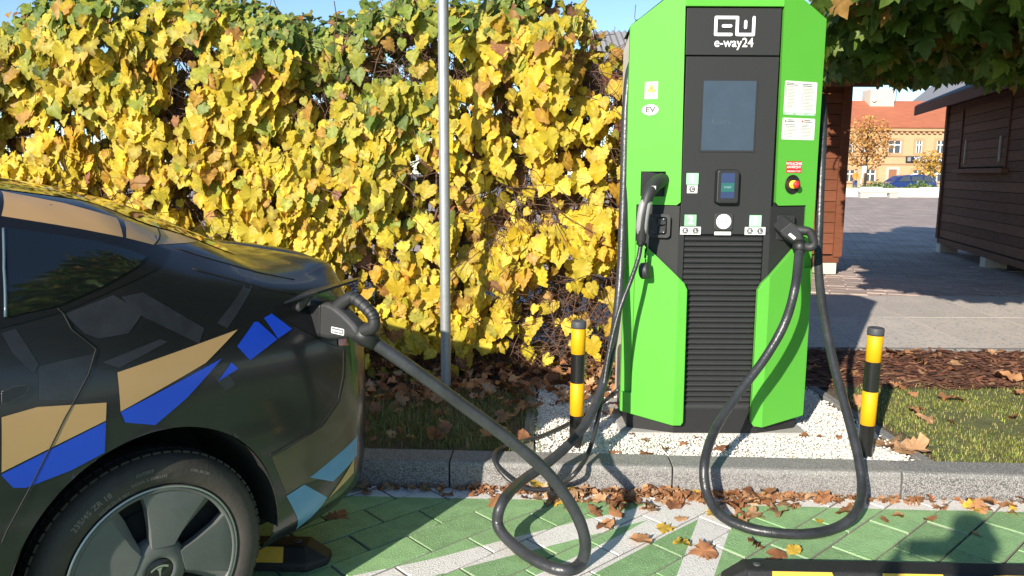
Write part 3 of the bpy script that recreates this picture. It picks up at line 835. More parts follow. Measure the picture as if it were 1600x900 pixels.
# --- plugs and cables
def tubechain(pts, r, seg=14, per=8): return catmull(pts, per), r, seg
def W2C(p): return Vector((p.x - CX, p.y - CY, p.z - CZ))
def ccs_plug(Mx, toward, name='plug'):
    """Pistol plug: nose, body, ribbed loop handle, cable collar. s outwards, t up, w across."""
    body = MB()
    prof = [(0.0, 0.060), (0.05, 0.063), (0.085, 0.056), (0.13, 0.036), (0.175, 0.010), (0.200, -0.012), (0.182, -0.050), (0.150, -0.046), (0.105, -0.058), (0.05, -0.067), (0.0, -0.065)]
    body.prism(prof, lambda s, t: Mx @ Vector((s, t, -0.030)), lambda s, t: Mx @ Vector((s, t, 0.030)))
    o = body.build(name, m_blk2, charger, bevel=0.016, bseg=3)
    nose = MB()
    nose.prism(rrect(-0.066, -0.034, 0.060, 0.034, 0.018), lambda t, w: Mx @ Vector((-0.07, t, w)), lambda t, w: Mx @ Vector((0.022, t, w)))
    nose.build('plug_nose', m_blk, o, bevel=0.003)
    h = MB()
    hp = catmull([(0.07, 0.040, 0), (0.118, 0.078, 0), (0.155, 0.086, 0), (0.222, 0.052, 0), (0.242, 0.028, 0), (0.236, 0.002, 0), (0.190, -0.020, 0)], 6)
    h.tube([Mx @ p for p in hp], list(np.interp(np.linspace(0, 1, len(hp)), [0, .3, .7, 1], [.024, .0195, .0195, .021])), 12); h.build('handle', m_blk2, o)
    g = MB()
    for k in range(7):
        t = 0.33 + k * 0.055; p = hp[int(t * (len(hp) - 1))]; q = hp[int(t * (len(hp) - 1)) + 1]
        d = (q - p).normalized()
        g.tube([Mx @ (p - d * 0.0022), Mx @ (p + d * 0.0022)], 0.0204, 12)
    g.build('grip_ribs', m_blk, o, kind='stuff')
    c = MB(); a = Vector((0.168, -0.022, 0)); d = ((Mx.inverted() @ toward) - a).normalized()
    c.tube([Mx @ a, Mx @ (a + d * 0.045), Mx @ (a + d * 0.050), Mx @ (a + d * 0.075)], [0.034, 0.033, 0.030, 0.026], 16); c.build('cable_collar', m_blk, o)
    l = MB(); l.prism(rrect(0.075, -0.038, 0.135, -0.016, 0.004), lambda s, t: Mx @ Vector((s, t, 0.0302)), lambda s, t: Mx @ Vector((s, t, 0.0312)))
    lo = l.build('plug_label', m_prtw, o)
    l = MB(); l.prism(rrect(0.079, -0.035, 0.131, -0.019, 0.003), lambda s, t: Mx @ Vector((s, t, 0.0311)), lambda s, t: Mx @ Vector((s, t, 0.0316))); l.build('label_field', m_prtk, o)
    l = MB()
    for k_, (s0, w_) in enumerate(((0.083, 0.012), (0.098, 0.016), (0.117, 0.010))):
        l.add([Mx @ Vector((s0 + a_, -0.0305 + c_, 0.0321)) for a_, c_ in ((0, 0), (w_, 0), (w_, 0.007), (0, 0.007))], [(0, 1, 2, 3)])
    l.build('label_print', m_prtw, o)
    return o, Mx @ (a + d * 0.07), (Mx.to_3x3() @ d)
# ------------------------------------------------------------------ electric car, backed up to the kerb
CAR_A = R(54)
cu_, cn_ = Vector((math.cos(CAR_A), math.sin(CAR_A), 0)), Vector((math.sin(CAR_A), -math.cos(CAR_A), 0))
CARO = Vector((-0.945, 1.955, 0)) - 0.92 * cn_
CARM = Matrix(((-cu_.x, cn_.x, 0, CARO.x), (-cu_.y, cn_.y, 0, CARO.y), (0, 0, 1, 0), (0, 0, 0, 1)))
CARI = CARM.inverted()
car = empty('parked_car', matrix=CARM, label='dark electric saloon in black, tan and blue camouflage wrap, plugged in by the kerb', cat='car')
m_wrap = mat('satin_black_wrap', (0.011, 0.0116, 0.0130), 0.26, var=0.25, vs=2.2, bump=0.02, bs=120, coat=0.35)
m_wrap2 = mat('graphite_wrap', (0.026, 0.028, 0.035), 0.30, var=0.35, vs=18, bump=0.03, bs=160, coat=0.25)
m_tan = mat('tan_wrap', (0.52, 0.315, 0.135), 0.36, var=0.05, vs=6, coat=0.15)
m_blue = mat('blue_wrap', (0.009, 0.062, 0.54), 0.34, var=0.06, vs=6, coat=0.15)
m_sky = mat('pale_blue_wrap', (0.10, 0.27, 0.47), 0.36, var=0.06, vs=6, coat=0.15)
m_olive = mat('olive_brown_tone', (0.085, 0.068, 0.038), 0.30, var=0.12, vs=4, coat=0.2)
m_wdiv = mat('window_bar', (0.09, 0.13, 0.16), 0.25)
m_trim = mat('gloss_black_trim', (0.010, 0.010, 0.011), 0.22, var=0.05, vs=9)
m_seam = mat('panel_gap', (0.004, 0.004, 0.004), 0.7)
m_glint = mat('edge_glint', (0.10, 0.095, 0.09), 0.25, metal=0.4)  # highlight put into the colour, for door and handle edges
m_cglass = mat('tinted_glass', (0.006, 0.008, 0.008), 0.04, spec=0.9, coat=0.4)
m_tyre = mat('tyre_rubber', (0.040, 0.034, 0.029), 0.72, var=0.35, vs=12, bump=0.15, bs=90)
m_hub = mat('grey_wheel_cover', (0.10, 0.108, 0.100), 0.5, var=0.12, vs=16, bump=0.05, bs=120)
m_hubl = mat('grey_cover_scoop', (0.15, 0.155, 0.15), 0.42, var=0.08, vs=16)
m_rim = mat('rim_alloy', (0.45, 0.45, 0.44), 0.3, metal=0.8)
m_liner = mat('wheel_liner', (0.008, 0.008, 0.008), 0.95)
m_tail = mat('tail_lamp', (0.45, 0.03, 0.02), 0.12, coat=0.6)

def pchip(xs, ys, x):
    xs = np.asarray(xs, float); ys = np.asarray(ys, float); h = np.diff(xs); d = np.diff(ys) / h
    m = np.zeros(len(xs)); m[0], m[-1] = d[0], d[-1]
    for i in range(1, len(xs) - 1):
        if d[i - 1] * d[i] > 0:
            w1, w2 = 2 * h[i] + h[i - 1], h[i] + 2 * h[i - 1]
            m[i] = (w1 + w2) / (w1 / d[i - 1] + w2 / d[i])
    i = np.clip(np.searchsorted(xs, x) - 1, 0, len(h) - 1)
    t = (x - xs[i]) / h[i]
    return ys[i] * (1 + 2 * t) * (1 - t) ** 2 + h[i] * m[i] * t * (1 - t) ** 2 + ys[i + 1] * t * t * (3 - 2 * t) + h[i] * m[i + 1] * t * t * (t - 1)
KX  = [-.985, -.970, -.94, -.885, -.83, -.68, -.45, -.25, 0.0, 0.3, 0.6, 1.0, 1.5, 2.0, 2.3, 2.8, 3.2, 3.5, 3.65, 3.715]
TW  = [0.26, 0.47, 0.635, 0.76, 0.835, 0.893, 0.914, 0.92, .922, .915, .910, .905, .905, .910, .915, .915, .885, .77, .56, .26]
TZT = [0.66, 0.79, 0.90, 1.075, 1.114, 1.150, 1.252, 1.335, 1.388, 1.430, 1.450, 1.455, 1.420, 1.22, 1.04, .945, .87, .78, .68, .56]
T7Y = [0.17, 0.32, 0.43, 0.53, 0.620, 0.655, .660, .645, .625, .605, .592, .585, .600, .67, .74, .74, .70, .58, .40, .18]
TDR = [.01, .012, .015, .018, .022, .060, .122, .122, .070, .068, .070, .075, .085, .10, .08, .04, .04, .03, .02, .01]
T5Y = [0.22, 0.39, 0.52, 0.63, 0.740, 0.815, .838, .842, .848, .852, .856, .860, .866, .872, .862, .845, .80, .69, .48, .22]
T5Z = [0.64, 0.75, 0.85, 0.945, 0.985, 1.000, 1.025, 1.050, 1.075, 1.060, 1.035, 1.005, .975, .945, .925, .88, .80, .71, .63, .54]
T4Z = [0.62, 0.72, 0.80, 0.835, 0.845, .85, .86, .87, .88, .875, .865, .85, .84, .83, .82, .79, .73, .66, .60, .53]
T0Z = [0.52, 0.40, 0.31, 0.265, 0.235, .22, .21, .20, .19, .18, .175, .175, .175, .175, .175, .18, .19, .22, .28, .38]
def sect(x):
    w, zt, y7, dr, y5, z5, z4, z0 = (float(pchip(KX, T, x)) for T in (TW, TZT, T7Y, TDR, T5Y, T5Z, T4Z, T0Z))
    z3 = z0 + (z4 - z0) * 0.70; z2 = z0 + (z4 - z0) * 0.42; z1 = z0 + (z4 - z0) * 0.14
    tuck = 0.10 if -0.8 < x < 3.4 else 0.10
    z7 = zt - dr
    bul = 0.012 + 0.016 * max(0.0, min(1.0, (x + 0.35) / 0.5)) * max(0.0, min(1.0, (2.5 - x) / 0.5))
    P = [(max(w - tuck, 0.02), z0), (w - 0.030, z1), (w - 0.006, z2), (w, z3), (w - 0.016, z4),
         (y5, z5), (0.5 * (y5 + y7) + bul, 0.5 * (z5 + z7) + 0.012), (y7, z7), (y7 * 0.52, zt - dr * 0.27), (0.0, zt)]
    return P
ROWS = 64
def station(x):
    P = np.array(sect(x)); t = np.arange(len(P)); q = np.linspace(0, len(P) - 1, ROWS)
    P2 = np.concatenate([[2 * P[0] - P[1]], P, [[-P[-2][0], P[-2][1]]]])
    out = []
    for s in q:
        i = min(int(s), len(P) - 2); f = s - i
        a, b_, c, d = P2[i], P2[i + 1], P2[i + 2], P2[i + 3]
        out.append(0.5 * ((2 * b_) + (c - a) * f + (2 * a - 5 * b_ + 4 * c - d) * f * f + (3 * b_ - a - 3 * c + d) * f ** 3))
    return np.array(out)
xs = []
x = -0.985
while x < 3.715:
    xs.append(x)
    near = min(abs(x), abs(x - 2.875))
    x += 0.005 if x < -0.88 or x > 3.6 else (0.0125 if near < 0.45 or x < -0.45 else 0.03)
xs.append(3.715)
G = np.array([np.concatenate([np.full((ROWS, 1), x_), station(x_)], 1) for x_ in xs])   # (nx, rows, 3) as x, y, z
nx = len(xs)
ARC = 0.383
def body_half(sign):
    V = G.reshape(-1, 3).copy(); V[:, 1] *= sign
    keep = np.ones((nx - 1, ROWS - 1), bool)
    for wx in (0.0, 2.875):
        d = np.hypot(G[..., 0] - wx, G[..., 2] - 0.345)
        ins = (d < ARC) & (G[..., 1] > 0.5)
        keep &= ~(ins[:-1, :-1] & ins[1:, :-1] & ins[:-1, 1:] & ins[1:, 1:])
        # pull the inside corners of the kept faces out to the arch circle
        idx = ins.reshape(-1)
        dd = d.reshape(-1)
        k = np.where(idx, ARC / np.maximum(dd, 1e-3), 1.0)
        near = idx & (dd > ARC - 0.05)
        V[near, 0] = wx + (V[near, 0] - wx) * k[near]; V[near, 2] = 0.345 + (V[near, 2] - 0.345) * k[near]
    F = []
    for i in range(nx - 1):
        for j in range(ROWS - 1):
            if not keep[i, j]: continue
            a, b_, c, d_ = i * ROWS + j, (i + 1) * ROWS + j, (i + 1) * ROWS + j + 1, i * ROWS + j + 1
            F.append((a, b_, c, d_) if sign > 0 else (d_, c, b_, a))
    return V, F
VL, FL = body_half(1); VR, FR = body_half(-1)
bb = MB(); bb.add(VL, FL, 0, True); bb.add(VR, FR, 0, True)
body = bb.build('body', m_wrap, car, weld=True)
for p in body.data.polygons: p.use_smooth = True
BV = BVHTree.FromPolygons([Vector(v) for v in bb.v], [tuple(f) for f in bb.f])
# floor pan
b = MB(); b.box((-0.86, -0.60, 0.19), (3.55, 0.60, 0.24)); b.build('floor_pan', m_liner, car)
b = MB(); b.box((0.45, -0.83, 0.19), (2.42, 0.83, 0.23)); b.box((-0.84, -0.72, 0.235), (-0.42, 0.72, 0.26)); b.build('underside', m_liner, car)

def side_hit(x, z, lift=0.0015, side=1):
    h = BV.ray_cast(Vector((x, 2.0 * side, z)), Vector((0, -side, 0)))
    if h[0] is None: return None
    n = h[1] if h[1].dot(Vector((0, side, 0))) > 0 else -h[1]
    return h[0] + n * lift
def photo_to_side(px, py):
    """Where the line of sight of an image point meets the body: surveyed (x, z) on the flank."""
    o = CARI @ CO; d = (CARI.to_3x3() @ ray(px, py)).normalized()
    h = BV.ray_cast(o, d)
    return (h[0].x, h[0].z) if h[0] is not None else None
def decal(name, poly, m, lift=0.0015, step=0.02, parent=car, side=1, label=None):
    """Film or pane cut to a polygon in the side view (x, z) and laid on the body."""
    if len(poly) < 3:
        print('DECAL SKIPPED', name, poly); return None
    bm = bmesh.new()
    bm.faces.new([bm.verts.new((x, 0, z)) for x, z in poly])
    x0, x1 = min(p[0] for p in poly), max(p[0] for p in poly); z0, z1 = min(p[1] for p in poly), max(p[1] for p in poly)
    bmesh.ops.triangulate(bm, faces=list(bm.faces))
    for ax, lo, hi in ((0, x0, x1), (2, z0, z1)):
        q = lo + step
        while q < hi:
            co = [0, 0, 0]; co[ax] = q; no = [0, 0, 0]; no[ax] = 1
            bmesh.ops.bisect_plane(bm, geom=list(bm.verts) + list(bm.edges) + list(bm.faces), plane_co=co, plane_no=no)
            q += step
    dead = []
    for v in bm.verts:
        h = side_hit(v.co.x, v.co.z, lift, side)
        if h is None: dead.append(v)
        else: v.co = h
    if dead: bmesh.ops.delete(bm, geom=dead, context='VERTS')
    bmesh.ops.recalc_face_normals(bm, faces=bm.faces)
    for f in bm.faces:
        f.smooth = True
        if f.normal.y * side < 0: f.normal_flip()
    me = bpy.data.meshes.new(name); bm.to_mesh(me); bm.free(); me.materials.append(m)
    o = bpy.data.objects.new(name, me)
    link(o, parent)
    if label: o['label'] = label
    return o
def S(*pts):
    for p in pts:
        if photo_to_side(*p) is None: print('MISS', p)
    return [q for q in (photo_to_side(*p) for p in pts) if q]
def seam(pts, r=0.0028, m=m_seam, name='panel_gap', lift=0.0005, parent=car, n=5):
    if len(pts) < 2: print('SEAM SKIPPED', pts); return None
    P = []
    for i in range(len(pts) - 1):
        for k in range(n):
            t = k / n; P.append((pts[i][0] * (1 - t) + pts[i + 1][0] * t, pts[i][1] * (1 - t) + pts[i + 1][1] * t))
    P.append(pts[-1])
    Q = [side_hit(*p, lift) for p in P]; Q = [q for q in Q if q is not None]
    if len(Q) < 2: print('SEAM SKIPPED', pts); return None
    b = MB(); b.tube(Q, r, 6); return b.build(name, m, parent)

# --- side glass and its frame, whole length of the car on both sides
trim = S((265, 393), (250, 418), (180, 452), (100, 487), (40, 503), (2, 513))
top = S((2, 338), (90, 352), (180, 369), (240, 384))
win = S((6, 356), (70, 365), (150, 378), (200, 391), (228, 402), (212, 418), (160, 448), (88, 479), (40, 489), (8, 497))
TB = trim + [(0.60, 1.022), (1.0, 0.995), (1.5, 0.965), (2.02, 0.935), (1.85, 1.06), (1.55, 1.235), (1.2, 1.315), (0.8, 1.318), (0.5, 1.295)] + top
print('TRIM', [(round(a, 3), round(c, 3)) for a, c in trim], [(round(a, 3), round(c, 3)) for a, c in top]); print('WIN', [(round(a, 3), round(c, 3)) for a, c in win])
for sd in (1, -1):
    decal('window_frame', TB, m_trim, 0.0015, 0.02, side=sd)
    decal('rear_quarter_window', win, m_cglass, 0.004, 0.02, side=sd)
    decal('rear_side_window', [(0.345, 1.062), (0.345, 1.262), (0.5, 1.283), (0.80, 1.302), (1.02, 1.300), (1.04, 1.006), (0.6, 1.037)], m_cglass, 0.004, 0.03, side=sd)
    decal('front_side_window', [(1.09, 1.002), (1.09, 1.297), (1.2, 1.298), (1.55, 1.215), (1.80, 1.06), (1.93, 0.95), (1.5, 0.978)], m_cglass, 0.004, 0.03, side=sd)
seam(S((5, 358), (6, 420), (8, 496)), 0.0035, m_wdiv, 'window_divider', 0.003)
# --- glass roof, rear window and windscreen (panes laid on the body from above)
def top_hit(x, y, lift=0.002):
    h = BV.ray_cast(Vector((x, y, 2.5)), Vector((0, 0, -1)))
    if h[0] is None: return None
    n = h[1] if h[1].z > 0 else -h[1]
    return h[0] + n * lift
def top_pane(name, x0, x1, ya, yb, m, lift=0.002, nx_=26, ny_=16):
    b = MB(); V = []
    for i in range(nx_ + 1):
        t = i / nx_; x = x0 + (x1 - x0) * t; yw = ya + (yb - ya) * t
        for j in range(ny_ + 1):
            V.append(top_hit(x, -yw + 2 * yw * j / ny_, lift) or Vector((x, -yw + 2 * yw * j / ny_, 1.1)))
    F = [(i * (ny_ + 1) + j, i * (ny_ + 1) + j + 1, (i + 1) * (ny_ + 1) + j + 1, (i + 1) * (ny_ + 1) + j) for i in range(nx_) for j in range(ny_)]
    b.add(V, F, 0, True); return b.build(name, m, car, weld=True)
top_pane('rear_window', -0.50, 0.86, 0.585, 0.560, m_cglass)
top_pane('glass_roof', 0.875, 1.50, 0.545, 0.55, m_cglass)
top_pane('windscreen', 1.515, 2.28, 0.555, 0.66, m_cglass)
b = MB(); lp = catmull([(-.775, .655, 1.060), (-.815, .60, 1.088), (-.850, .42, 1.107), (-.872, .2, 1.112), (-.878, 0, 1.114), (-.872, -.2, 1.112), (-.850, -.42, 1.107), (-.815, -.60, 1.088), (-.775, -.655, 1.060)], 6)
V = []; F = []
for i, p_ in enumerate(lp):
    V += [p_ + Vector((.035, 0, .004)), p_ + Vector((0, 0, .009)), p_ + Vector((-.012, 0, .004)), p_ + Vector((-.004, 0, -.012)), p_ + Vector((.035, 0, -.02))]
for i in range(len(lp) - 1):
    for j in range(5): F.append((i * 5 + j, (i + 1) * 5 + j, (i + 1) * 5 + (j + 1) % 5, i * 5 + (j + 1) % 5))
b.add(V, F, 0, True); b.build('boot_lip', m_wrap, car)
# --- wrap pieces on the flank, and an olive-brown patch at the bumper corner
decal('roof_rail_film', S((2, 299), (100, 318), (182, 341), (192, 371), (120, 357), (2, 338)) , m_tan, 0.0012)
decal('roof_rail_film', S((193, 345), (246, 357), (310, 377), (240, 383), (197, 372)), m_tan, 0.0012)
decal('tan_film', S((183, 582), (371, 515), (321, 567), (188, 643)), m_tan)
decal('blue_film', S((188, 644), (346, 560), (291, 622), (242, 664), (195, 660)), m_blue, 0.0018)
decal('tan_film', S((2, 652), (58, 636), (166, 629), (165, 657), (2, 738)), m_tan)
decal('blue_film', S((2, 741), (165, 659), (163, 707), (110, 735), (40, 762), (20, 762), (2, 743)), m_blue, 0.0018)
decal('blue_film', S((370, 541), (397, 503), (403, 503), (433, 530), (390, 563)), m_blue)
decal('blue_film', S((412, 497), (424, 490), (456, 514), (434, 529)), m_blue)
decal('blue_film', S((340, 596), (361, 566), (372, 576)), m_blue)
decal('pale_blue_film', S((447, 775), (475, 757), (511, 777), (490, 815), (462, 827)), m_sky)
decal('pale_blue_film', S((484, 746), (558, 680), (557, 711), (520, 752)), m_sky)
decal('tan_film', S((455, 846), (493, 817), (513, 778), (553, 716), (552, 738), (500, 825), (465, 853)), m_tan, 0.0016)
decal('olive_patch', S((540, 548), (552, 590), (560, 640), (556, 690), (520, 740), (475, 756), (447, 772), (424, 714), (445, 703), (503, 667), (531, 627), (539, 587)), m_olive, 0.0009)  # olive-brown patch laid over the bumper corner
# graphite pieces, barely lighter than the black
for P in ([(100, 491), (177, 461), (223, 489), (201, 521), (154, 529), (132, 521)], [(60, 573), (100, 563), (147, 553), (124, 613), (116, 625), (60, 625)], [(2, 521), (24, 513), (60, 569), (52, 585), (20, 553)],
          [(189, 464), (223, 457), (319, 513), (311, 537), (215, 491)], [(339, 505), (383, 434), (395, 434), (355, 513)], [(330, 585), (348, 574), (368, 600), (352, 612)], [(160, 566), (250, 530), (262, 534), (186, 575)]):
    q = S(*P)
    if len(q) > 2: decal('graphite_film', q, m_wrap2, 0.0008, 0.03)
# --- panel gaps
seam(S((90, 482), (99, 490), (112, 515), (150, 545), (138, 585), (100, 655), (45, 765), (10, 830), (2, 850)), 0.0021, lift=0.0008)
seam(S((92, 484), (101, 492), (114, 517), (152, 546), (140, 587), (102, 657), (47, 767), (12, 832)), 0.0008, m_glint, 'door_edge_glint', 0.0002)  # painted highlight: pale line where the door edge catches the sun
seam(S((300, 420), (360, 436), (420, 452), (462, 460)), 0.0028)
seam(S((246, 357), (240, 384)), 0.0028)
seam(S((536, 545), (536, 585), (528, 625), (500, 665), (440, 700), (420, 712)), 0.0028)
seam(S((275, 388), (330, 405), (400, 425), (460, 437)), 0.0018, m_seam)
# recessed door handle
b = [(0.40, 0.895), (0.43, 0.915), (0.60, 0.918), (0.62, 0.905), (0.58, 0.885), (0.43, 0.88)]
h_ = S((2, 612), (22, 604), (46, 601), (38, 616), (15, 628), (2, 631))
if len(h_) > 3:
    decal('door_handle', h_, m_trim, 0.004, 0.015); seam(h_ + h_[:1], 0.0012, m_glint, 'handle_edge_glint', 0.003)  # outline of the handle is a painted highlight
decal('door_handle', [(1.40, 0.83), (1.43, 0.85), (1.60, 0.85), (1.62, 0.84), (1.60, 0.82), (1.42, 0.815)], m_trim, 0.004, 0.02)
seam([(1.06, 1.0), (1.075, 0.7), (1.07, 0.3)], 0.003); seam([(2.05, 0.93), (2.20, 0.7), (2.25, 0.4)], 0.003)
# --- wheel wells
for wx in (0.0, 2.875):
    for sd in (1, -1):
        b = MB()
        seg = 40; V = []; F = []
        for k in range(seg + 1):
            a = math.pi * (1.06 * k / seg - 0.03)
            for y in (0.912, 0.895, 0.55):
                rr = ARC + (0.004 if y < 0.9 else -0.002)
                V.append((wx + rr * math.cos(a), y * sd, 0.345 + rr * math.sin(a)))
        for k in range(seg):
            for j in range(2): F.append((k * 3 + j, k * 3 + j + 1, (k + 1) * 3 + j + 1, (k + 1) * 3 + j))
        b.add(V, F, 0, True)
        b.add([(wx + 0.4 * math.cos(math.pi * k / 20), 0.55 * sd, 0.345 + 0.4 * math.sin(math.pi * k / 20)) for k in range(21)] + [(wx, 0.55 * sd, 0.2)], [tuple(range(22))])
        b.build('wheel_well', m_liner, car)
# --- wheels
def make_wheel(wx, sd, rot):
    w = bpy.data.objects.new('wheel', None); w.empty_display_size = 0.1
    link(w, car)
    # local Z points out of the car
    w.matrix_local = Matrix.Translation((wx, 0.893 * sd, 0.324)) @ Matrix.Rotation(R(-5 if wx < 1 and sd > 0 else 0), 4, 'Z') @ (Matrix.Rotation(R(-90), 4, 'X') if sd > 0 else Matrix.Rotation(R(90), 4, 'X')) @ Matrix.Rotation(R(rot), 4, 'Z') @ Matrix.Scale(0.97, 4)
    t = MB()
    prof = [(0.232, -0.19), (0.250, -0.205), (0.285, -0.212), (0.315, -0.200), (0.330, -0.17), (0.334, -0.10), (0.333, -0.045), (0.327, -0.022), (0.313, -0.004), (0.290, 0.004), (0.268, 0.003), (0.252, -0.004), (0.244, -0.014), (0.238, -0.03)]
    t.lathe(prof, 96)
    ty = t.build('tyre', m_tyre, w)
    tr = MB()                                    # tread blocks: cross grooves at the shoulder
    for k in range(72):
        a = 2 * math.pi * k / 72; M_ = Matrix.Rotation(a, 4, 'Z')
        tr.box((0.3305, -0.012, -0.060), (0.3368, 0.010, -0.030), 0, M_); tr.box((0.3325, -0.012, -0.115), (0.3372, 0.010, -0.068), 0, M_)
    tr.build('tread', m_tyre, ty, kind='stuff')
    r_ = MB(); r_.lathe([(0.236, -0.18), (0.236, -0.035), (0.240, -0.014), (0.2445, -0.008), (0.2445, -0.004), (0.238, -0.004), (0.230, -0.012)], 96); r_.build('rim', m_rim, w)
    d = MB(); d.lathe([(0.236, -0.060), (0.0001, -0.060)], 48); d.lathe([(0.17, -0.055), (0.17, -0.053), (0.06, -0.053)], 48); d.build('brake_disc', m_liner, w)
    # cover: ring, five blades with a scooped flank, hub
    c = MB(); c.lathe([(0.2375, -0.012), (0.2375, -0.003), (0.233, 0.000), (0.2265, -0.004), (0.2265, -0.02)], 96); c.build('cover_ring', m_hub, w)
    for k in range(5):
        a0 = 72 * k
        def pt(r, deg, z): a = R(a0 + deg); return (r * math.cos(a), r * math.sin(a), z)
        bl = MB()
        outer = [pt(0.2262, -27 + 48 * i / 12, -0.004) for i in range(13)]
        inner = [pt(0.075, 26, 0.006), pt(0.070, 0, 0.007), pt(0.080, -22, 0.006)]
        edgeL = [pt(0.19, 19.5, -0.002), pt(0.13, 20.5, 0.003)]
        edgeR = [pt(0.12, -23, 0.004), pt(0.18, -26, -0.002)]
        ring_ = outer + edgeL + inner + edgeR
        n = len(ring_)
        cen = (sum(p[0] for p in ring_) / n, sum(p[1] for p in ring_) / n, 0.0035)
        bl.add(ring_ + [cen], [(i, (i + 1) % n, n) for i in range(n)], 0, True)
        low = [(p[0], p[1], p[2] - 0.03) for p in ring_]
        bl.add(ring_ + low, [(i, n + i, n + (i + 1) % n, (i + 1) % n) for i in range(n)])
        bo = bl.build('cover_blade', m_hub, w)
        sc2 = MB()                               # pale scooped flank along one edge
        A = [pt(0.2255, -27, -0.006), pt(0.18, -26.2, -0.003), pt(0.12, -23.4, 0.003), pt(0.082, -22.5, 0.004)]
        B = [pt(0.2255, -34, -0.020), pt(0.18, -35, -0.030), pt(0.12, -33, -0.026), pt(0.085, -30, -0.012)]
        sc2.add(A + B, [(i, i + 1, 4 + i + 1, 4 + i) for i in range(3)], 0, True); sc2.build('cover_scoop', m_hubl, bo)
    h = MB(); h.lathe([(0.093, -0.035), (0.088, -0.012), (0.074, 0.003), (0.050, 0.007), (0.040, 0.006), (0.039, 0.003)], 40); hb = h.build('hub', m_hub, w)
    h = MB(); h.lathe([(0.0385, 0.0), (0.0385, 0.0045), (0.036, 0.0065), (0.0001, 0.008)], 36); cp = h.build('centre_cap', m_trim, hb)
    e = MB()                                     # emblem: a T with a curved bar
    top_ = [(-0.026 + 0.052 * i / 8) for i in range(9)]
    bar = [(x, 0.020 - 12 * x * x) for x in top_]; bar2 = [(x * 0.9, 0.0145 - 12 * x * x) for x in top_[::-1]]
    e.add([(x, y, 0.0090) for x, y in bar + bar2], [tuple(range(18))])
    e.add([(x, y, 0.0090) for x, y in ((-0.008, 0.0125), (0.008, 0.0125), (0.0035, 0.004), (0.0, -0.026), (-0.0035, 0.004))], [(0, 4, 3, 2, 1)])
    eo = e.build('emblem', m_rim, cp)
    eo.matrix_local = Matrix.Rotation(R(-rot + (0 if sd > 0 else 0)), 4, 'Z') @ Matrix.Rotation(R(180), 4, 'Z')
    return w, ty
wheels = []
for wx in (0.0, 2.875):
    for sd in (1, -1): wheels.append(make_wheel(wx, sd, 40 if sd > 0 else 10))
# raised lettering on the near rear tyre
def tyre_text(s, r, size, deg, parent, m):
    """Letters bent along the side wall; deg is measured from straight up, towards the front of the car."""
    v, f = text_geo(s, size)
    b = MB()
    out = []
    for x, y in v:
        a = R(deg) - x / r; rr = r + y
        out.append((-rr * math.sin(a), rr * math.cos(a)))
    return out, f
w0, ty0 = wheels[0]
m_emb = mat('tyre_lettering', (0.17, 0.155, 0.14), 0.8)
inv = Matrix.Rotation(R(-40), 4, 'Z')
for s_, r_, sz, dg in (('235/45 ZR 18', 0.287, 0.022, 35), ('255/45ZR18 98Y', 0.262, 0.013, 24), ('OUTSIDE', 0.298, 0.012, 4), ('RADIAL X TUBELESS', 0.276, 0.011, 2), ('STEEL BELTED', 0.290, 0.010, -28)):
    o2, f2 = tyre_text(s_, r_, sz, dg, ty0, m_emb)
    b = MB()
    # wheel-local: Z out; car-up is -Y before the spin (seen from outside, car front is to the left)
    b.add([inv @ Vector((-q[0], -q[1], 0.0046)) for q in o2], [tuple(q) for q in f2])
    b.build('lettering', m_emb, ty0)
# --- charge port under the tail lamp, its door swung up
port = decal('charge_port', S((430, 488), (442, 476), (480, 466), (520, 462), (541, 470), (545, 500), (541, 535), (530, 543), (505, 533), (470, 514), (445, 500)), m_trim, 0.003, 0.015)
decal('tail_lamp', S((524, 512), (534, 515), (543, 540), (527, 540)), m_tail, 0.006, 0.01)
PX, PZ = photo_to_side(497, 494)
PP = side_hit(PX, PZ, 0.0)
fl = MB()
fp = [(0.150, 0.022, 0.062), (0.06, 0.075, 0.088), (-0.10, 0.085, 0.112), (-0.145, 0.055, 0.112), (-0.13, 0.0, 0.10), (0.03, -0.01, 0.082)]
fl.add([Vector((PP.x + a, PP.y + c, PP.z + d)) for a, c, d in fp] + [Vector((PP.x + a, PP.y + c, PP.z + d + 0.008)) for a, c, d in fp],
       [(5, 4, 3, 2, 1, 0), (6, 7, 8, 9, 10, 11)] + [(i, (i + 1) % 6, 6 + (i + 1) % 6, 6 + i) for i in range(6)])
flap = fl.build('charge_port_door', m_trim, car, bevel=0.0025)
hg = MB(); hp = catmull([(0.075, -0.035, 0.01), (0.075, -0.005, 0.035), (0.07, 0.015, 0.055), (0.055, 0.03, 0.083)], 5)
hg.tube([Vector((PP.x, PP.y, PP.z)) + q for q in hp], 0.013, 8); hg.build('door_hinge', m_blk2, flap)
# lights at the far ends, number plate, mirrors: seen only from elsewhere
for sd in (1, -1):
    if sd < 0: decal('tail_lamp', [(-0.70, 0.94), (-0.86, 0.90), (-0.90, 0.84), (-0.80, 0.85)], m_tail, 0.004, 0.02, side=sd)
    decal('head_lamp', [(3.05, 0.80), (3.32, 0.73), (3.50, 0.64), (3.38, 0.63), (3.12, 0.72)], m_rim, 0.004, 0.02, side=sd)
    b = MB(); b.lathe([(0.0001, 0.10), (0.05, 0.085), (0.075, 0.04), (0.07, -0.03), (0.04, -0.06), (0.0001, -0.065)], 16, M=Matrix.Translation((1.86, 1.0 * sd, 1.0)) @ Matrix.Rotation(R(90), 4, 'Y') @ Matrix.Scale(1.3, 4, (0, 1, 0)))
    b.tube([(1.86, 0.87 * sd, 0.95), (1.86, 0.99 * sd, 0.97)], 0.02, 8); b.build('door_mirror', m_trim, car)

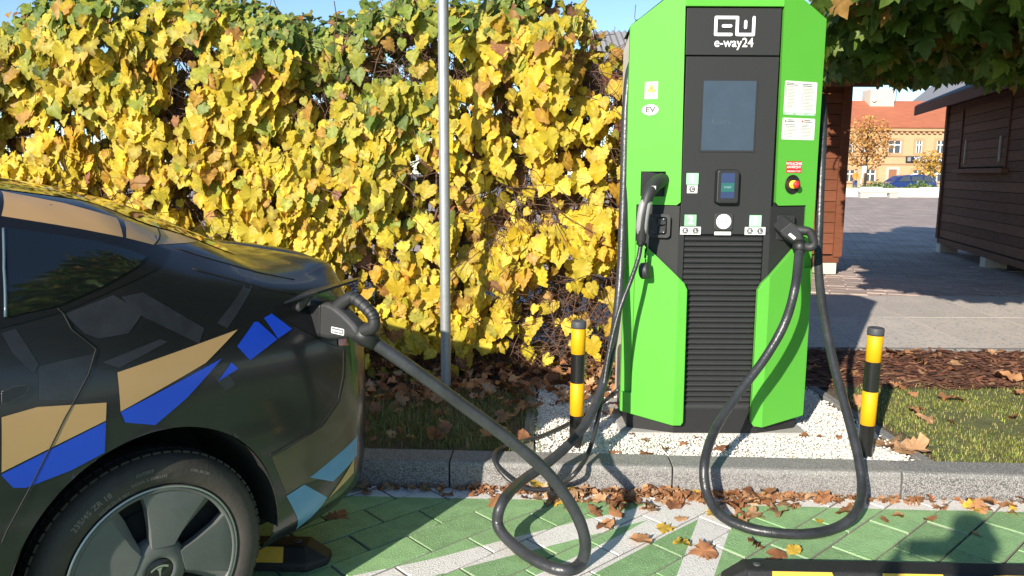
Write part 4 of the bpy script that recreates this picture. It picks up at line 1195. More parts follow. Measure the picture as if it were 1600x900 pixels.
# ------------------------------------------------------------------ plugs and cables of the charging station
P0 = CARM @ PP
zc = Vector((0, 0, 1))
sdir = (cn_ * 0.93 + cu_ * 0.10 + zc * -0.06).normalized(); tdir = (zc - sdir * sdir.z).normalized(); wdir = sdir.cross(tdir)
sdir, tdir, wdir = sdir * .90, tdir * .95, wdir * .95
org = W2C(P0 + sdir * 0.02)
Mx = Matrix(((sdir.x, tdir.x, wdir.x, org.x), (sdir.y, tdir.y, wdir.y, org.y), (sdir.z, tdir.z, wdir.z, org.z), (0, 0, 0, 1)))
plugA, endA, dA = ccs_plug(Mx, W2C(aty(640, 573, 2.42)))
eA = endA + Vector((CX, CY, CZ))
def Q(px, py, Y=None, z=None): return W2C(aty(px, py, Y) if Y is not None else atz(px, py, z))
ys = lambda t: eA.y + (2.62 - eA.y) * t
cabA = [endA - dA * 0.02, endA + dA * 0.04,
        Q(640, 573, 2.42), Q(720, 631, 2.47), Q(800, 690, 2.52), Q(858, 742, 2.55), Q(897, 797, 2.56), Q(914, 843, 2.565), Q(909, 877, z=0.03), Q(885, 891, z=0.024),
        Q(845, 880, z=0.026), Q(803, 852, z=0.045), Q(778, 820, z=0.09), Q(786, 783, z=0.17), Q(815, 752, 2.98), Q(852, 726, 3.10), Q(893, 690, 3.24), Q(922, 650, 3.36), Q(945, 590, 3.50), Q(960, 520, 3.62), Q(969, 440, 3.72), Q(973, 350, 3.78), Q(976, 260, 3.82), Q(978, 180, 3.85), Q(983, 120, 3.88), Q(989, 96, 3.95)]
def worn(P, r): return [r * (1 + .025 * math.sin(i * .9) * math.sin(i * .37 + 1)) for i in range(len(P))]
cA = catmull(cabA, 8); b = MB(); b.tube(cA, worn(cA, 0.0215), 14); b.build('charging_cable', m_rub, charger, label='thick black cable running to the car')
# plug 3 in its holster and the cable hanging in a loop to the ground
o3 = Vector((0.295, yf(.3) - 0.035, 1.035))
s3 = Vector((0.40, -0.78, -0.48)).normalized(); t3 = Vector((0.75, 0.0, 0.66)); t3 = (t3 - s3 * t3.dot(s3)).normalized(); w3 = s3.cross(t3)
s3, t3, w3 = s3 * .70, t3 * .64, w3 * .80
Mx3 = Matrix(((s3.x, t3.x, w3.x, o3.x), (s3.y, t3.y, w3.y, o3.y), (s3.z, t3.z, w3.z, o3.z), (0, 0, 0, 1)))
plugB, endB, dB = ccs_plug(Mx3, W2C(aty(1242, 450, 3.44)))
cabB = [endB - dB * 0.02, endB + dB * 0.05, Q(1242, 450, 3.44), Q(1226, 505, 3.43), Q(1195, 560, 3.40), Q(1152, 617, 3.34), Q(1118, 670, 3.24), Q(1101, 722, 3.10), Q(1104, 768, z=0.10), Q(1124, 803, z=0.045), Q(1165, 824, z=0.026),
        Q(1215, 833, z=0.024), Q(1265, 834, z=0.024), Q(1308, 824, z=0.03), Q(1336, 803, z=0.07), Q(1347, 768, 3.02), Q(1341, 715, 3.12), Q(1322, 640, 3.28), Q(1303, 570, 3.44), Q(1287, 490, 3.60), Q(1279, 420, 3.74), Q(1280, 350, 3.84), Q(1283, 270, 3.90), Q(1286, 190, 3.92), Q(1284, 150, 4.0)]
cB = catmull(cabB, 8); b = MB(); b.tube(cB, worn(cB, 0.0205), 14); b.build('charging_cable', m_rub, charger, label='thick black cable looping down to the road')
# side bracket that carries the right cable
b = MB(); b.prism([(0.0, 0.10), (0.035, -0.02), (0.035, -0.08), (0.0, -0.08)], lambda a, z: (0.446 + a, 0.12, 0.90 + z), lambda a, z: (0.446 + a, 0.20, 0.90 + z)); b.build('cable_bracket', m_blk, charger, bevel=0.004)
# plug 1: slim grey plug hooked into its socket, cap on a chain
pts = [Q(1036, 281, 3.735), Q(1024, 287, 3.66), Q(1014, 302, 3.61), Q(1007, 325, 3.59), Q(1003, 350, 3.59), Q(1002, 372, 3.60), Q(1001, 384, 3.60)]
pc = catmull(pts, 6); nn = len(pc)
prof = np.interp(np.linspace(0, 1, nn), [0, .12, .28, .45, .62, .85, .92, 1], [.036, .036, .031, .026, .025, .023, .019, .014])
b = MB(); b.tube(pc, list(prof), 16); plug1 = b.build('plug', m_blk2, charger, label='slim grey hooked plug in the upper left socket')
for sgn in (-1, 1):
    gpnts = [p + Vector((sgn * 0.011, -0.006, 0.004)) for p in pc[14:30]]
    gr_ = np.interp(np.linspace(0, 1, len(gpnts)), [0, .2, .8, 1], [.009, .0185, .0165, .010])
    b = MB(); b.tube(gpnts, list(gr_), 12); b.build('grey_shell', m_lgrey, plug1)
b = MB()
for k in (33, 34, 35): b.tube([pc[k] - (pc[k] - pc[k - 1]).normalized() * .002, pc[k] + (pc[k] - pc[k - 1]).normalized() * .002], 0.0215, 12)
b.build('strain_relief', m_blk, plug1)
l = pc[9]; b = MB(); b.add([l + Vector((a, -0.034, c)) for a, c in ((-0.012, -0.007), (0.012, -0.007), (0.012, 0.009), (-0.012, 0.009))], [(0, 1, 2, 3)]); b.build('plug_label', m_prtw, plug1)
cabC = [pts[-1], Q(997, 405, 3.59), Q(985, 440, 3.56), Q(968, 485, 3.53), Q(953, 545, 3.50), Q(942, 610, 3.46), Q(932, 665, 3.38), Q(918, 710, 3.28), Q(896, 742, 3.16), Q(868, 761, z=0.03), Q(835, 765, z=0.02), Q(805, 756, z=0.05), Q(780, 733, z=0.10), Q(772, 712, z=0.14), Q(783, 700, z=0.14),
        Q(815, 690, z=0.135), Q(850, 680, z=0.13), Q(885, 664, z=0.125), Q(915, 648, z=0.125), Q(940, 630, z=0.13), Q(962, 612, 3.86), Q(975, 600, 3.95)]
b = MB(); b.tube(catmull(cabC, 7), 0.0108, 10); b.build('charging_cable', m_rub, charger, label='thin black cable of the grey plug')
ch = catmull([Q(1003, 372, 3.63), Q(1010, 385, 3.665), Q(1008, 395, 3.66), Q(1009, 410, 3.66)], 5)
b = MB()
for i, p in enumerate(ch[::2]):
    b.tube([p + Vector((0, 0, 0.008)), p - Vector((0, 0, 0.008))], 0.0035 if i % 2 else 0.0055, 6)
b.build('chain', m_blk, charger, kind='stuff')
cc = Q(1008, 423, 3.665)
b = MB(); b.lathe([(0.0001, 0.022), (0.036, 0.022), (0.040, 0.017), (0.040, -0.016), (0.036, -0.02), (0.0001, -0.02)], 28, M=Matrix.Translation(cc) @ Matrix.Rotation(R(60), 4, 'Z') @ Matrix.Rotation(R(82), 4, 'X')); b.build('plug_cap', m_blk2, charger)
# ------------------------------------------------------------------ bollards, post, wheel stops
m_byel = mat('yellow_bollard_film', (0.70, 0.36, 0.006), 0.5, var=0.05, vs=20, spec=0.3)
m_bblk = mat('black_bollard_film', (0.012, 0.012, 0.012), 0.28, var=0.1, vs=20, coat=0.2)
m_bcap = mat('bollard_cap', (0.055, 0.058, 0.065), 0.55, var=0.1, vs=30)
m_galv = mat('galvanised_steel', (0.36, 0.38, 0.39), 0.5, metal=0.6, var=0.12, vs=22, bump=0.05, bs=90)
def make_bollard(loc, tilt, label):
    o = empty('bollard', loc, 0, label, 'bollard', 'bollards beside the charging station')
    o.rotation_euler = (tilt[0], tilt[1], 0)
    r = 0.0335
    zs = [-0.03, 0.155, 0.315, 0.455, 0.585]
    b = MB(); b.lathe([(r - 0.0008, -0.03), (r - 0.0008, 0.592), (0.0001, 0.592)], 32); b.build('post', m_bblk, o)
    for k in (1, 3):
        b = MB(); b.lathe([(r - 0.0008, zs[k] + 0.0), (r + 0.0006, zs[k] + 0.001), (r + 0.0006, zs[k + 1] - 0.001), (r - 0.0008, zs[k + 1])], 32); b.build('yellow_band', m_byel, o)
    for k in (0, 2):
        b = MB(); b.lathe([(r + 0.0002, zs[k]), (r + 0.0002, zs[k + 1])], 32); b.build('black_band', m_bblk, o)
    b = MB(); b.lathe([(r - 0.001, 0.578), (r + 0.0022, 0.578), (r + 0.0028, 0.585), (r + 0.0028, 0.606), (r + 0.0005, 0.612), (r - 0.006, 0.614), (r - 0.009, 0.611), (0.0001, 0.611)], 32); b.build('cap', m_bcap, o)
    return o
bp_ = atz(1351, 710, 0.12); make_bollard((bp_.x, bp_.y, 0.112), (R(0.4), R(0.6), 0), 'yellow and black bollard standing between the looped cable and the lawn')
bp_ = atz(900, 694, 0.12); make_bollard((bp_.x, bp_.y, 0.112), (R(-0.3), R(0.3), 0), 'yellow and black bollard in front of the vine with cables beside it')
pb = atz(697, 612, 0.12)
post = empty('steel_post', (pb.x, pb.y, 0.10), 0, 'bare galvanised steel post in front of the yellow vine', 'post')
b = MB(); b.lathe([(0.0305, -0.05), (0.0305, 3.2)], 28); b.build('tube', m_galv, post)
b = MB(); b.lathe([(0.0310, 3.19), (0.034, 3.2), (0.034, 3.23), (0.0001, 3.24)], 28); b.build('cap', m_bcap, post)
b = MB(); b.lathe([(0.09, -0.04), (0.085, 0.012), (0.032, 0.02)], 24); b.build('footing', m_conc, post)

m_stop = mat('black_stop_rubber', (0.017, 0.017, 0.018), 0.6, var=0.3, vs=20, bump=0.25, bs=150)
m_refl = mat('yellow_reflector', (0.80, 0.50, 0.06), 0.5, var=0.06, vs=30, bump=0.35, bs=260)
def wheel_stop(x0, y0, ang, L, label, face):
    o = empty('wheel_stop', (x0, y0, 0.004), ang, label, 'wheel stop', 'rubber wheel stops on the green paint')
    b = MB()
    H, D = 0.075, 0.17
    ch = 0.06
    base = [(0.0, 0.055), (ch, 0.0), (L - ch, 0.0), (L, 0.055), (L, D - 0.055), (L - ch, D), (ch, D), (0.0, D - 0.055)]
    base = [(a, D / 2 - c) for a, c in base]
    topp = []
    for a, c in base:
        t = 0.055
        topp.append((min(max(a, 0.075), L - 0.075), max(min(c, D / 2 - 0.045), -D / 2 + 0.045)))
    n = len(base)
    v = [(a, c, 0) for a, c in base] + [(a, c, 0.028) for a, c in base] + [(a, c, H) for a, c in topp]
    f = [tuple(range(n))[::-1], tuple(range(2 * n, 3 * n))]
    for k in range(n):
        j = (k + 1) % n
        f += [(k, j, n + j, n + k), (n + k, n + j, 2 * n + j, 2 * n + k)]
    b.add(v, f); b.build('body', m_stop, o, bevel=0.006)
    # yellow panels inlaid in the sloping faces
    x = 0.155
    while x + 0.20 < L:
        for sgn in (face,):
            y_in, y_out = sgn * (D / 2 - 0.043), sgn * (D / 2 - 0.004)
            zi, zo = H - 0.0025, 0.033
            nn = Vector((0, sgn * (zi - zo), abs(y_out - y_in))).normalized() * 0.0025
            b = MB(); A = [Vector((x, y_in, zi)), Vector((x + 0.20, y_in, zi)), Vector((x + 0.20 + 0.012, y_out, zo)), Vector((x + 0.012 - 0.02, y_out, zo))]
            b.add([p + nn for p in A] + [p - nn for p in A], [(0, 1, 2, 3), (7, 6, 5, 4), (0, 4, 5, 1), (1, 5, 6, 2), (2, 6, 7, 3), (3, 7, 4, 0)])
            b.build('yellow_panel', m_refl, o)
        x += 0.37
    for bx in (0.115, L - 0.115):
        b = MB(); b.lathe([(0.013, H - 0.002), (0.013, H + 0.003), (0.010, H + 0.0045), (0.0001, H + 0.005)], 14, M=Matrix.Translation((bx, 0, 0))); b.build('bolt', m_bcap, o)
    return o
ws = atz(1128, 882, 0.06)
wheel_stop(0.735, 2.485, R(-1.6), 1.65, 'black and yellow rubber wheel stop in the empty bay', -1)
wheel_stop(-0.66, 2.63, R(-1.6) + math.pi, 1.65, 'black and yellow rubber wheel stop behind the rear wheel of the car', 1)

# ------------------------------------------------------------------ white pebbles of the gravel bed (nobody could count them)
def ico(n=0):
    bm = bmesh.new(); bmesh.ops.create_icosphere(bm, subdivisions=1, radius=1.0)
    v = np.array([p.co[:] for p in bm.verts]); f = np.array([[q.index for q in t.verts] for t in bm.faces]); bm.free()
    return v, f
IV, IF = ico()
N = 24000
gx = rng.uniform(0.12, 1.86, N); gy = rng.uniform(3.30, 4.66, N)
GE = [(gl.x, gl.y), (gr.x, gr.y), (1.80, 4.62), (0.18, 4.62)]
k = np.array([inpoly(a + rng.normal(0, .02), c, GE) for a, c in zip(gx, gy)])
k &= ~((gx > CX - 0.43) & (gx < CX + 0.43) & (gy > CY + 0.12) & (gy < CY + 0.5))
gx, gy = gx[k], gy[k]; N = len(gx)
th = rng.uniform(0, 6.28, N)
Xa = np.stack([np.cos(th), np.sin(th), rng.normal(0, .25, N)], 1); Za = np.stack([rng.normal(0, .3, N), rng.normal(0, .3, N), np.ones(N)], 1)
Ya = unit(np.cross(Za, Xa)); Za = unit(np.cross(Xa, Ya)); Xa = unit(Xa)
sh = np.stack([rng.uniform(.8, 1.25, N), rng.uniform(.6, .95, N), rng.uniform(.45, .7, N)], 1)
tv = IV[None] * sh[:, None] * (1 + rng.normal(0, .12, (N, len(IV), 1)))
V, F, _ = scatter(tv, IF, np.stack([gx, gy, 0.110 + rng.uniform(0, .008, N)], 1), Xa, Ya, Za, rng.uniform(.0036, .0085, N))
big_mesh('pebbles', V, F, m_pebble, kind='stuff', label='coarse white pebbles spread around the charging station', cat='gravel')
# thin concrete edging between the gravel and the beds
for nm, a, c in (('edging_stone', (gl.x - .03, gl.y), (0.13, 4.66)), ('edging_stone', (gr.x + 0.06, gr.y), (1.86, 4.60))):
    A, C_ = Vector((a[0], a[1], 0)), Vector((c[0], c[1], 0)); d = (C_ - A).normalized(); n_ = Vector((-d.y, d.x, 0)) * 0.026
    b = MB(); b.prism([((A - n_).x, (A - n_).y), ((C_ - n_).x, (C_ - n_).y), ((C_ + n_).x, (C_ + n_).y), ((A + n_).x, (A + n_).y)], lambda x, y: (x, y, 0.03), lambda x, y: (x, y, 0.119))
    b.build(nm, m_kerbtop, kerb, bevel=0.004)

# ------------------------------------------------------------------ grass
m_grass = leaf_mat('grass_blade', 0.25, 0.6, 8)
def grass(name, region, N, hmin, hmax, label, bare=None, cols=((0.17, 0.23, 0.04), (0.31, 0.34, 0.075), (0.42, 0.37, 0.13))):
    x0, x1, y0, y1 = region
    px = rng.uniform(x0, x1, N * 2); py = rng.uniform(y0, y1, N * 2)
    t = np.sin(px * 5.1 + 1.3) * np.sin(py * 6.3 + px * 2) + rng.normal(0, .55, N * 2)
    k = t > -0.35
    if bare is not None: k &= bare(px, py)
    px, py = px[k][:N], py[k][:N]; n = len(px)
    h = rng.uniform(hmin, hmax, n)
    a = rng.uniform(0, 6.28, n); lean = rng.uniform(.2, 1.1, n)
    d = np.stack([np.cos(a), np.sin(a), np.zeros(n)], 1); sd = np.stack([-np.sin(a), np.cos(a), np.zeros(n)], 1)
    base = np.stack([px, py, np.full(n, .104)], 1)
    w = (rng.uniform(.0012, .0026, n))[:, None]
    up = np.array([0, 0, 1.])
    m1 = base + up * (h * .6)[:, None] + d * (h * .22 * lean)[:, None]; tp = base + up * (h * .92)[:, None] * (1 - .25 * lean)[:, None] + d * (h * .75 * lean)[:, None]
    V = np.stack([base - sd * w, base + sd * w, m1 - sd * w * .8, m1 + sd * w * .8, tp], 1).reshape(-1, 3)
    o = (np.arange(n) * 5)[:, None, None]
    F = (np.array([[0, 1, 3], [0, 3, 2], [2, 3, 4]])[None] + o).reshape(-1, 3)
    C = np.array(cols)[rng.integers(0, len(cols), n)] * rng.uniform(.75, 1.25, (n, 1))
    big_mesh(name, V, F, m_grass, np.repeat(C, 5, 0), kind='stuff', label=label, cat='grass')
kline = lambda px: K0.y + (px - K0.x) * math.tan(KA) + 0.155
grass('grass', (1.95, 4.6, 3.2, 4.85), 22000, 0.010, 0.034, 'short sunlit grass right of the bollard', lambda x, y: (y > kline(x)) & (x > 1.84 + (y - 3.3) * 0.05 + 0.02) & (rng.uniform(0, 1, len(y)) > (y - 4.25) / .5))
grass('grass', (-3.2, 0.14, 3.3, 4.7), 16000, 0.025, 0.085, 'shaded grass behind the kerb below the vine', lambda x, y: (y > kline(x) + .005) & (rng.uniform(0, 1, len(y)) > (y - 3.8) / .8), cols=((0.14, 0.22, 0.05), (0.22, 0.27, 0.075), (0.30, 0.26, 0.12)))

# ------------------------------------------------------------------ bark mulch
N = 5200
mx_ = rng.uniform(1.3, 6.0, N); my_ = rng.uniform(4.55, 5.62, N)
k = my_ > 4.62 + 0.06 * np.sin(mx_ * 4) + (mx_ < 1.9) * 0.03
mx_, my_ = mx_[k], my_[k]; N = len(mx_)
bv = np.array([(-1, -1, 0), (1, -1, 0), (1, 1, 0), (-1, 1, 0), (0, 0, .6)], float) * np.array([.5, .12, .12]); bf = np.array([[0, 1, 4], [1, 2, 4], [2, 3, 4], [3, 0, 4]])
a = rng.normal(0, .7, N); 
Xa = unit(np.stack([np.cos(a), np.sin(a), rng.normal(0, .18, N)], 1)); Za = np.stack([rng.normal(0, .25, N), rng.normal(0, .25, N), np.ones(N)], 1); Ya = unit(np.cross(Za, Xa)); Za = np.cross(Xa, Ya)
C = np.array([(0.20, 0.085, 0.05), (0.13, 0.055, 0.035), (0.27, 0.13, 0.075), (0.36, 0.21, 0.12)])[rng.choice(4, N, p=[.4, .35, .18, .07])] * rng.uniform(.8, 1.2, (N, 1))
V, F, C = scatter(bv, bf, np.stack([mx_, my_, .113 + rng.uniform(0, .018, N)], 1), Xa, Ya, Za, rng.uniform(.03, .085, N), C)
big_mesh('bark_mulch', V, F, m_litter, C, kind='stuff', label='shredded red brown bark mulch along the pavement', cat='mulch')

# ------------------------------------------------------------------ leaf templates
def leaf_template(outline, fold=0.12, curl=0.15, seed=0, rough=0.05):
    """outline: right half from the stalk notch to the tip, (x, y) with y towards the tip; mirrored, fanned from the midrib."""
    r_ = np.random.default_rng(seed)
    half = list(outline)
    pts = half + [(-x, y) for x, y in half[-2:0:-1]]
    pts = np.array([half[0]] + half[1:] + [(-x, y) for x, y in half[-2:0:-1]])
    P = np.concatenate([pts, np.array([(0, .36)])])
    x, y = P[:, 0], P[:, 1]
    z = fold * np.abs(x) - curl * (y - .35) ** 2 + r_.normal(0, rough, len(P)) * np.hypot(x, y - .4)
    V = np.stack([x, y, z], 1)
    n = len(pts)
    return V, np.array([(i, (i + 1) % n, n) for i in range(n)])
VINE = [(0, .04), (.10, -.10), (.26, -.15), (.38, -.06), (.46, .08), (.42, .16), (.53, .30), (.45, .38), (.44, .50), (.33, .56), (.30, .68), (.17, .76), (.12, .88), (0, 1.0)]
MAPLE = [(0, .06), (.10, -.06), (.22, -.16), (.24, -.04), (.46, -.10), (.40, .06), (.62, .22), (.46, .30), (.52, .48), (.38, .46), (.30, .42), (.30, .60), (.34, .74), (.20, .72), (.14, .86), (0, 1.06)]
# ------------------------------------------------------------------ wire fence overgrown with autumn vine
m_wire = mat('fence_wire', (0.05, 0.055, 0.055), 0.5, metal=0.4)
m_fpost = mat('fence_post', (0.10, 0.11, 0.11), 0.5, metal=0.4, var=0.15, vs=15)
FY = 5.02
fence = empty('wire_fence', (0, FY, 0.10), 0, 'dark wire mesh fence on grey posts buried under the vine', 'fence')
for px_ in (-4.68, -2.18, 0.32):
    b = MB(); b.box((px_ - 0.03, 0.012, -0.05), (px_ + 0.03, 0.052, 1.98)); b.build('post', m_fpost, fence, bevel=0.003)
for x0, x1 in ((-4.65, -2.21), (-2.15, 0.29), (0.35, 1.05)):
    b = MB()
    x = x0
    while x < x1: b.box((x - 0.0025, -0.0025, 0.04), (x + 0.0025, 0.0025, 1.96)); x += 0.05
    z = 0.06
    while z < 1.97: b.box((x0, -0.0055, z - 0.003), (x1, -0.0027, z + 0.003)); z += 0.2
    b.build('mesh_panel', m_wire, fence)

m_vleaf = leaf_mat('vine_leaf', 0.42, 0.5, 55)
m_twig = mat('vine_stem', (0.14, 0.075, 0.05), 0.8, var=0.35, vs=20)
vine = empty('climbing_vine', (-2.0, FY - 0.1, 0.1), 0, 'dense climbing vine with yellow, green and brown autumn leaves', 'vine')
VO = np.array([-2.0, FY - 0.1, 0.1])
HX0, HX1 = -5.6, 1.02
def toph(x):          # height of the overgrown top
    return 2.50 + 0.07 * np.sin(x * 2.3 + 1) + 0.05 * np.sin(x * 6.1) - 0.22 * np.clip(-2.55 - x, 0, 1) - 0.70 * np.clip(x - 0.25, 0, 1) ** 1.0
# bare places where only stems show: (x, z, rx, rz, share of leaves removed)
BARE = [(-0.62, 2.12, 0.30, 0.17, .90), (0.05, 1.25, 0.26, 0.2, .62), (0.72, 1.45, 0.15, 0.60, .85), (0.42, 0.62, 0.38, 0.34, .8), (0.30, 0.20, 0.60, 0.25, .93), (-0.95, 1.35, 0.14, 0.2, .5),
        (-2.0, 1.25, 0.65, 0.16, .55), (-1.15, 0.45, 0.4, 0.35, .5), (-1.5, 0.2, 1.6, 0.22, .75), (-2.05, 1.90, .16, .22, .55), (-2.95, 1.15, 0.5, 0.15, .55), (-1.2, 1.9, .14, .12, .6), (0.55, 2.0, .2, .12, .5)]
_vg = np.random.default_rng(91).uniform(0, 1, (3, 96, 96))
def vnoise(x, z, k, sx, sz):
    u, v = (x - HX0) * sx, (z + 1) * sz
    i, j = np.floor(u).astype(int) % 95, np.floor(v).astype(int) % 95; a, b_ = u - np.floor(u), v - np.floor(v)
    a, b_ = a * a * (3 - 2 * a), b_ * b_ * (3 - 2 * b_); g_ = _vg[k]
    return (g_[i, j] * (1 - a) + g_[i + 1, j] * a) * (1 - b_) + (g_[i, j + 1] * (1 - a) + g_[i + 1, j + 1] * a) * b_
def sample(n, layer):
    x = rng.uniform(HX0, HX1, n); th = toph(x)
    z = 0.12 + (th - 0.12) * rng.uniform(0, 1, n) ** (0.9)
    keep = np.ones(n, bool)
    for bi, (bx, bz, rx, rz, s) in enumerate(BARE):
        if layer == 2 and bi not in (3, 4): continue
        q = ((x - bx) / rx) ** 2 + ((z - bz) / rz) ** 2
        keep &= ~((q < 1) & (rng.uniform(0, 1, n) < s * (1 if layer == 0 else .55)))
    cl = .62 * vnoise(x, z, 0, 3.6, 2.6) + .38 * vnoise(x, z, 1, 8.5, 6.5)      # clumps and hollows
    cl = np.clip((cl - .5) * 1.7 + .5, 0, 1)
    if layer == 0: keep &= rng.uniform(0, 1, n) < np.clip((cl - .14) * 2.6, .16, 1)
    bul = 0.06 * np.sin(x * 3.1 + z * 2.2) + 0.05 * np.sin(x * 7.3 - z * 4.4 + 1)
    if layer == 0: y = FY - 0.12 + bul * .7 - rng.uniform(0, .10, n) - 0.10 * (z / 2.4) - .19 * (cl - .35)
    elif layer == 1: y = FY - 0.02 + rng.normal(0, .05, n)
    else: y = FY + 0.16 + rng.uniform(0, .14, n)
    # roll over the top
    e = np.clip((z - (th - 0.30)) / 0.30, 0, 1)
    y = y + e ** 1.5 * 0.26 * (1 if layer == 0 else 0.0) + (rng.uniform(-.05, .45, n) * (e > .75) if layer == 0 else 0)
    return x[keep], y[keep], z[keep], e[keep]
def vine_cols(x, z, e, n, inner):
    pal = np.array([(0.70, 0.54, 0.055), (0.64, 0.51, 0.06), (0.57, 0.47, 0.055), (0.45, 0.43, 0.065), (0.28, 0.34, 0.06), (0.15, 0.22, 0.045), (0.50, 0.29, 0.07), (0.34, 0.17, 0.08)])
    # greener towards the top and left, yellow in the middle, brown inside
    g_ = -.04 + np.clip((z - 1.5) / .95, 0, 1) * 0.78 + 0.24 * np.sin(x * 1.7 + 2.6) + 0.14 * np.sin(x * 4.3 + z * 3) + 0.40 * np.clip((-2.2 - x) / 1.6, 0, 1) * (z > 1.5) + rng.normal(0, .30, n) + .34 * e - .38 * np.clip((x + .55) / .5, 0, 1)
    idx = np.select([g_ > 1.02, g_ > .72, g_ > .46, g_ > .26, g_ > .02], [5, 4, 3, 2, 1], 0)
    br = rng.uniform(0, 1, n)
    gold = (idx <= 1) & (rng.uniform(0, 1, n) < .13)
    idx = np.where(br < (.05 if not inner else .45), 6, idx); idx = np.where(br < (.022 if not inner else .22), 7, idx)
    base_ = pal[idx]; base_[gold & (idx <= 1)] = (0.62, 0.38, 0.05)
    return base_ * rng.uniform(.78, 1.18, (n, 1)) * np.stack([rng.uniform(.92, 1.08, n), np.ones(n), rng.uniform(.8, 1.3, n)], 1)
VT = [leaf_template(VINE, f, c, sd, .10) for f, c, sd in ((.18, .25, 1), (-.12, .35, 2), (.28, .10, 3), (.05, .5, 4))]
def vine_frames(n, e, back=False):
    tip = np.stack([rng.normal(0, .45, n), -0.15 + rng.normal(0, .30, n) - .35 * e, -1 + .55 * e + rng.normal(0, .15, n)], 1)
    s = 1 if back else -1
    nr = np.stack([rng.normal(-.25, .45, n), s * np.ones(n) * (1 - .35 * e), .30 + .9 * e + rng.normal(0, .35, n)], 1)
    return frames(tip, nr)
VM = []; chosen = None
parts = []
for layer, n0 in ((0, 15500), (1, 2300), (2, 5200)):
    x, y, z, e = sample(n0, layer)
    n = len(x)
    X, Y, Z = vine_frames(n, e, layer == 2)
    size = (.052 + .084 * rng.uniform(0, 1, n) ** 1.4) * np.where(e > .5, .85, 1.0)
    if layer: size *= 0.95
    cols = vine_cols(x, z, e, n, layer > 0)
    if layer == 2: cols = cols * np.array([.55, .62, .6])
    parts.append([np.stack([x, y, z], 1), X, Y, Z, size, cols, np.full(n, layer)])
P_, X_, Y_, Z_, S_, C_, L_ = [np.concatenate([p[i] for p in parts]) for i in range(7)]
# the 300 leaves that show largest: front layer, in frame, nearest and biggest
pj = (P_ - np.array(CO)); dep = pj @ np.array(CF); sx = 800 + FPX * (pj @ np.array(CR)) / dep; sy = 450 - FPX * (pj @ np.array(CU)) / dep
vis = (L_ == 0) & (sx > 10) & (sx < 965) & (sy > 5) & (sy < 560) & ~((sx < 520) & (sy > 280 + (sx * .27)))
score = np.where(vis, S_ / dep * np.abs((unit(pj) * Z_).sum(1)) - (P_[:, 1] - 4.6) * .02, -1)
top300 = np.argsort(-score)[:300]
is_top = np.zeros(len(P_), bool); is_top[top300] = True
Vs, Fs, Cs, off = [], [], [], 0
which = rng.integers(0, len(VT), len(P_))
for t in range(len(VT)):
    k = (which == t) & ~is_top
    V, F, C = scatter(VT[t][0], VT[t][1], P_[k] - VO, X_[k], Y_[k], Z_[k], S_[k], C_[k])
    # paler or browner margins on some leaves: per-vertex shift
    nv = len(VT[t][0]); nl = len(C) // nv
    sh_ = 1 + rng.normal(0, .10, (nl, nv, 1)); sh_[:, -1] *= 1.12
    edge = np.ones((nl, nv, 3)); dry = rng.uniform(0, 1, nl) < .22
    edge[dry, :-1] *= rng.uniform(.45, .85, (int(dry.sum()), 1, 1)) * np.array([1.05, .86, .9])
    C = (C.reshape(nl, nv, 3) * sh_ * edge).reshape(-1, 3)
    Vs.append(V); Fs.append(F + off); Cs.append(C); off += len(V)
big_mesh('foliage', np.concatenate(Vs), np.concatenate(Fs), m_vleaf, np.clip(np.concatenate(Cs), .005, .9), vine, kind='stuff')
# shared blades in a dozen tints for the single leaves
tints = {}
for i in top300:
    c = C_[i]; key = (int(which[i]), int(np.argmin(((np.array([(0.74, 0.53, 0.035), (0.60, 0.49, 0.045), (0.34, 0.38, 0.05), (0.13, 0.22, 0.04), (0.40, 0.20, 0.05)]) - c) ** 2).sum(1))))
    if key not in tints:
        tv_, tf_ = VT[key[0]]
        base = np.array([(0.74, 0.53, 0.035), (0.60, 0.49, 0.045), (0.34, 0.38, 0.05), (0.13, 0.22, 0.04), (0.40, 0.20, 0.05)])[key[1]]
        cc_ = np.clip(base[None] * (1 + rng.normal(0, .12, (len(tv_), 1))), .005, .9)
        o = big_mesh('leaf', tv_, tf_, m_vleaf, cc_, vine); tints[key] = o.data
    else:
        o = bpy.data.objects.new('leaf', tints[key]); link(o, vine)
    p = P_[i] - VO; s_ = S_[i]
    o.matrix_local = Matrix(((X_[i][0] * s_, Y_[i][0] * s_, Z_[i][0] * s_, p[0]), (X_[i][1] * s_, Y_[i][1] * s_, Z_[i][1] * s_, p[1]), (X_[i][2] * s_, Y_[i][2] * s_, Z_[i][2] * s_, p[2]), (0, 0, 0, 1)))
# stems and a tangle of dead runners
b = MB()
for k in range(24):
    x = rng.uniform(HX0 + .2, HX1 - .1); p = Vector((x, FY - 0.03, 0.08)); pts = [p.copy()]
    for q in range(9):
        p = p + Vector((rng.normal(0, .10), rng.normal(0, .02), rng.uniform(.18, .30)))
        p.y = min(max(p.y, FY - .12), FY + .08)
        if p.z > float(toph(np.array(p.x))) - .15: break
        pts.append(p.copy())
    if len(pts) > 2: b.tube([v_ - Vector(VO) for v_ in catmull(pts, 4)], list(np.linspace(.011, .004, (len(pts) - 1) * 4 + 1)), 6)
b.build('stem', m_twig, vine, kind='stuff')
b = MB()
def runner(x, z, L, spread):
    p = Vector((x, FY + rng.uniform(-.20, .02), z)); d = Vector((rng.normal(0, 1), rng.normal(0, .25), rng.normal(-.1, .6))).normalized(); pts = [p.copy()]
    for q in range(5):
        d = (d + Vector((rng.normal(0, .35), rng.normal(0, .18), rng.normal(-.08, .35)))).normalized()
        p = p + d * L / 5; pts.append(p.copy())
    b.tube([v_ - Vector(VO) for v_ in pts], rng.uniform(.0012, .0032), 4, cap=False)
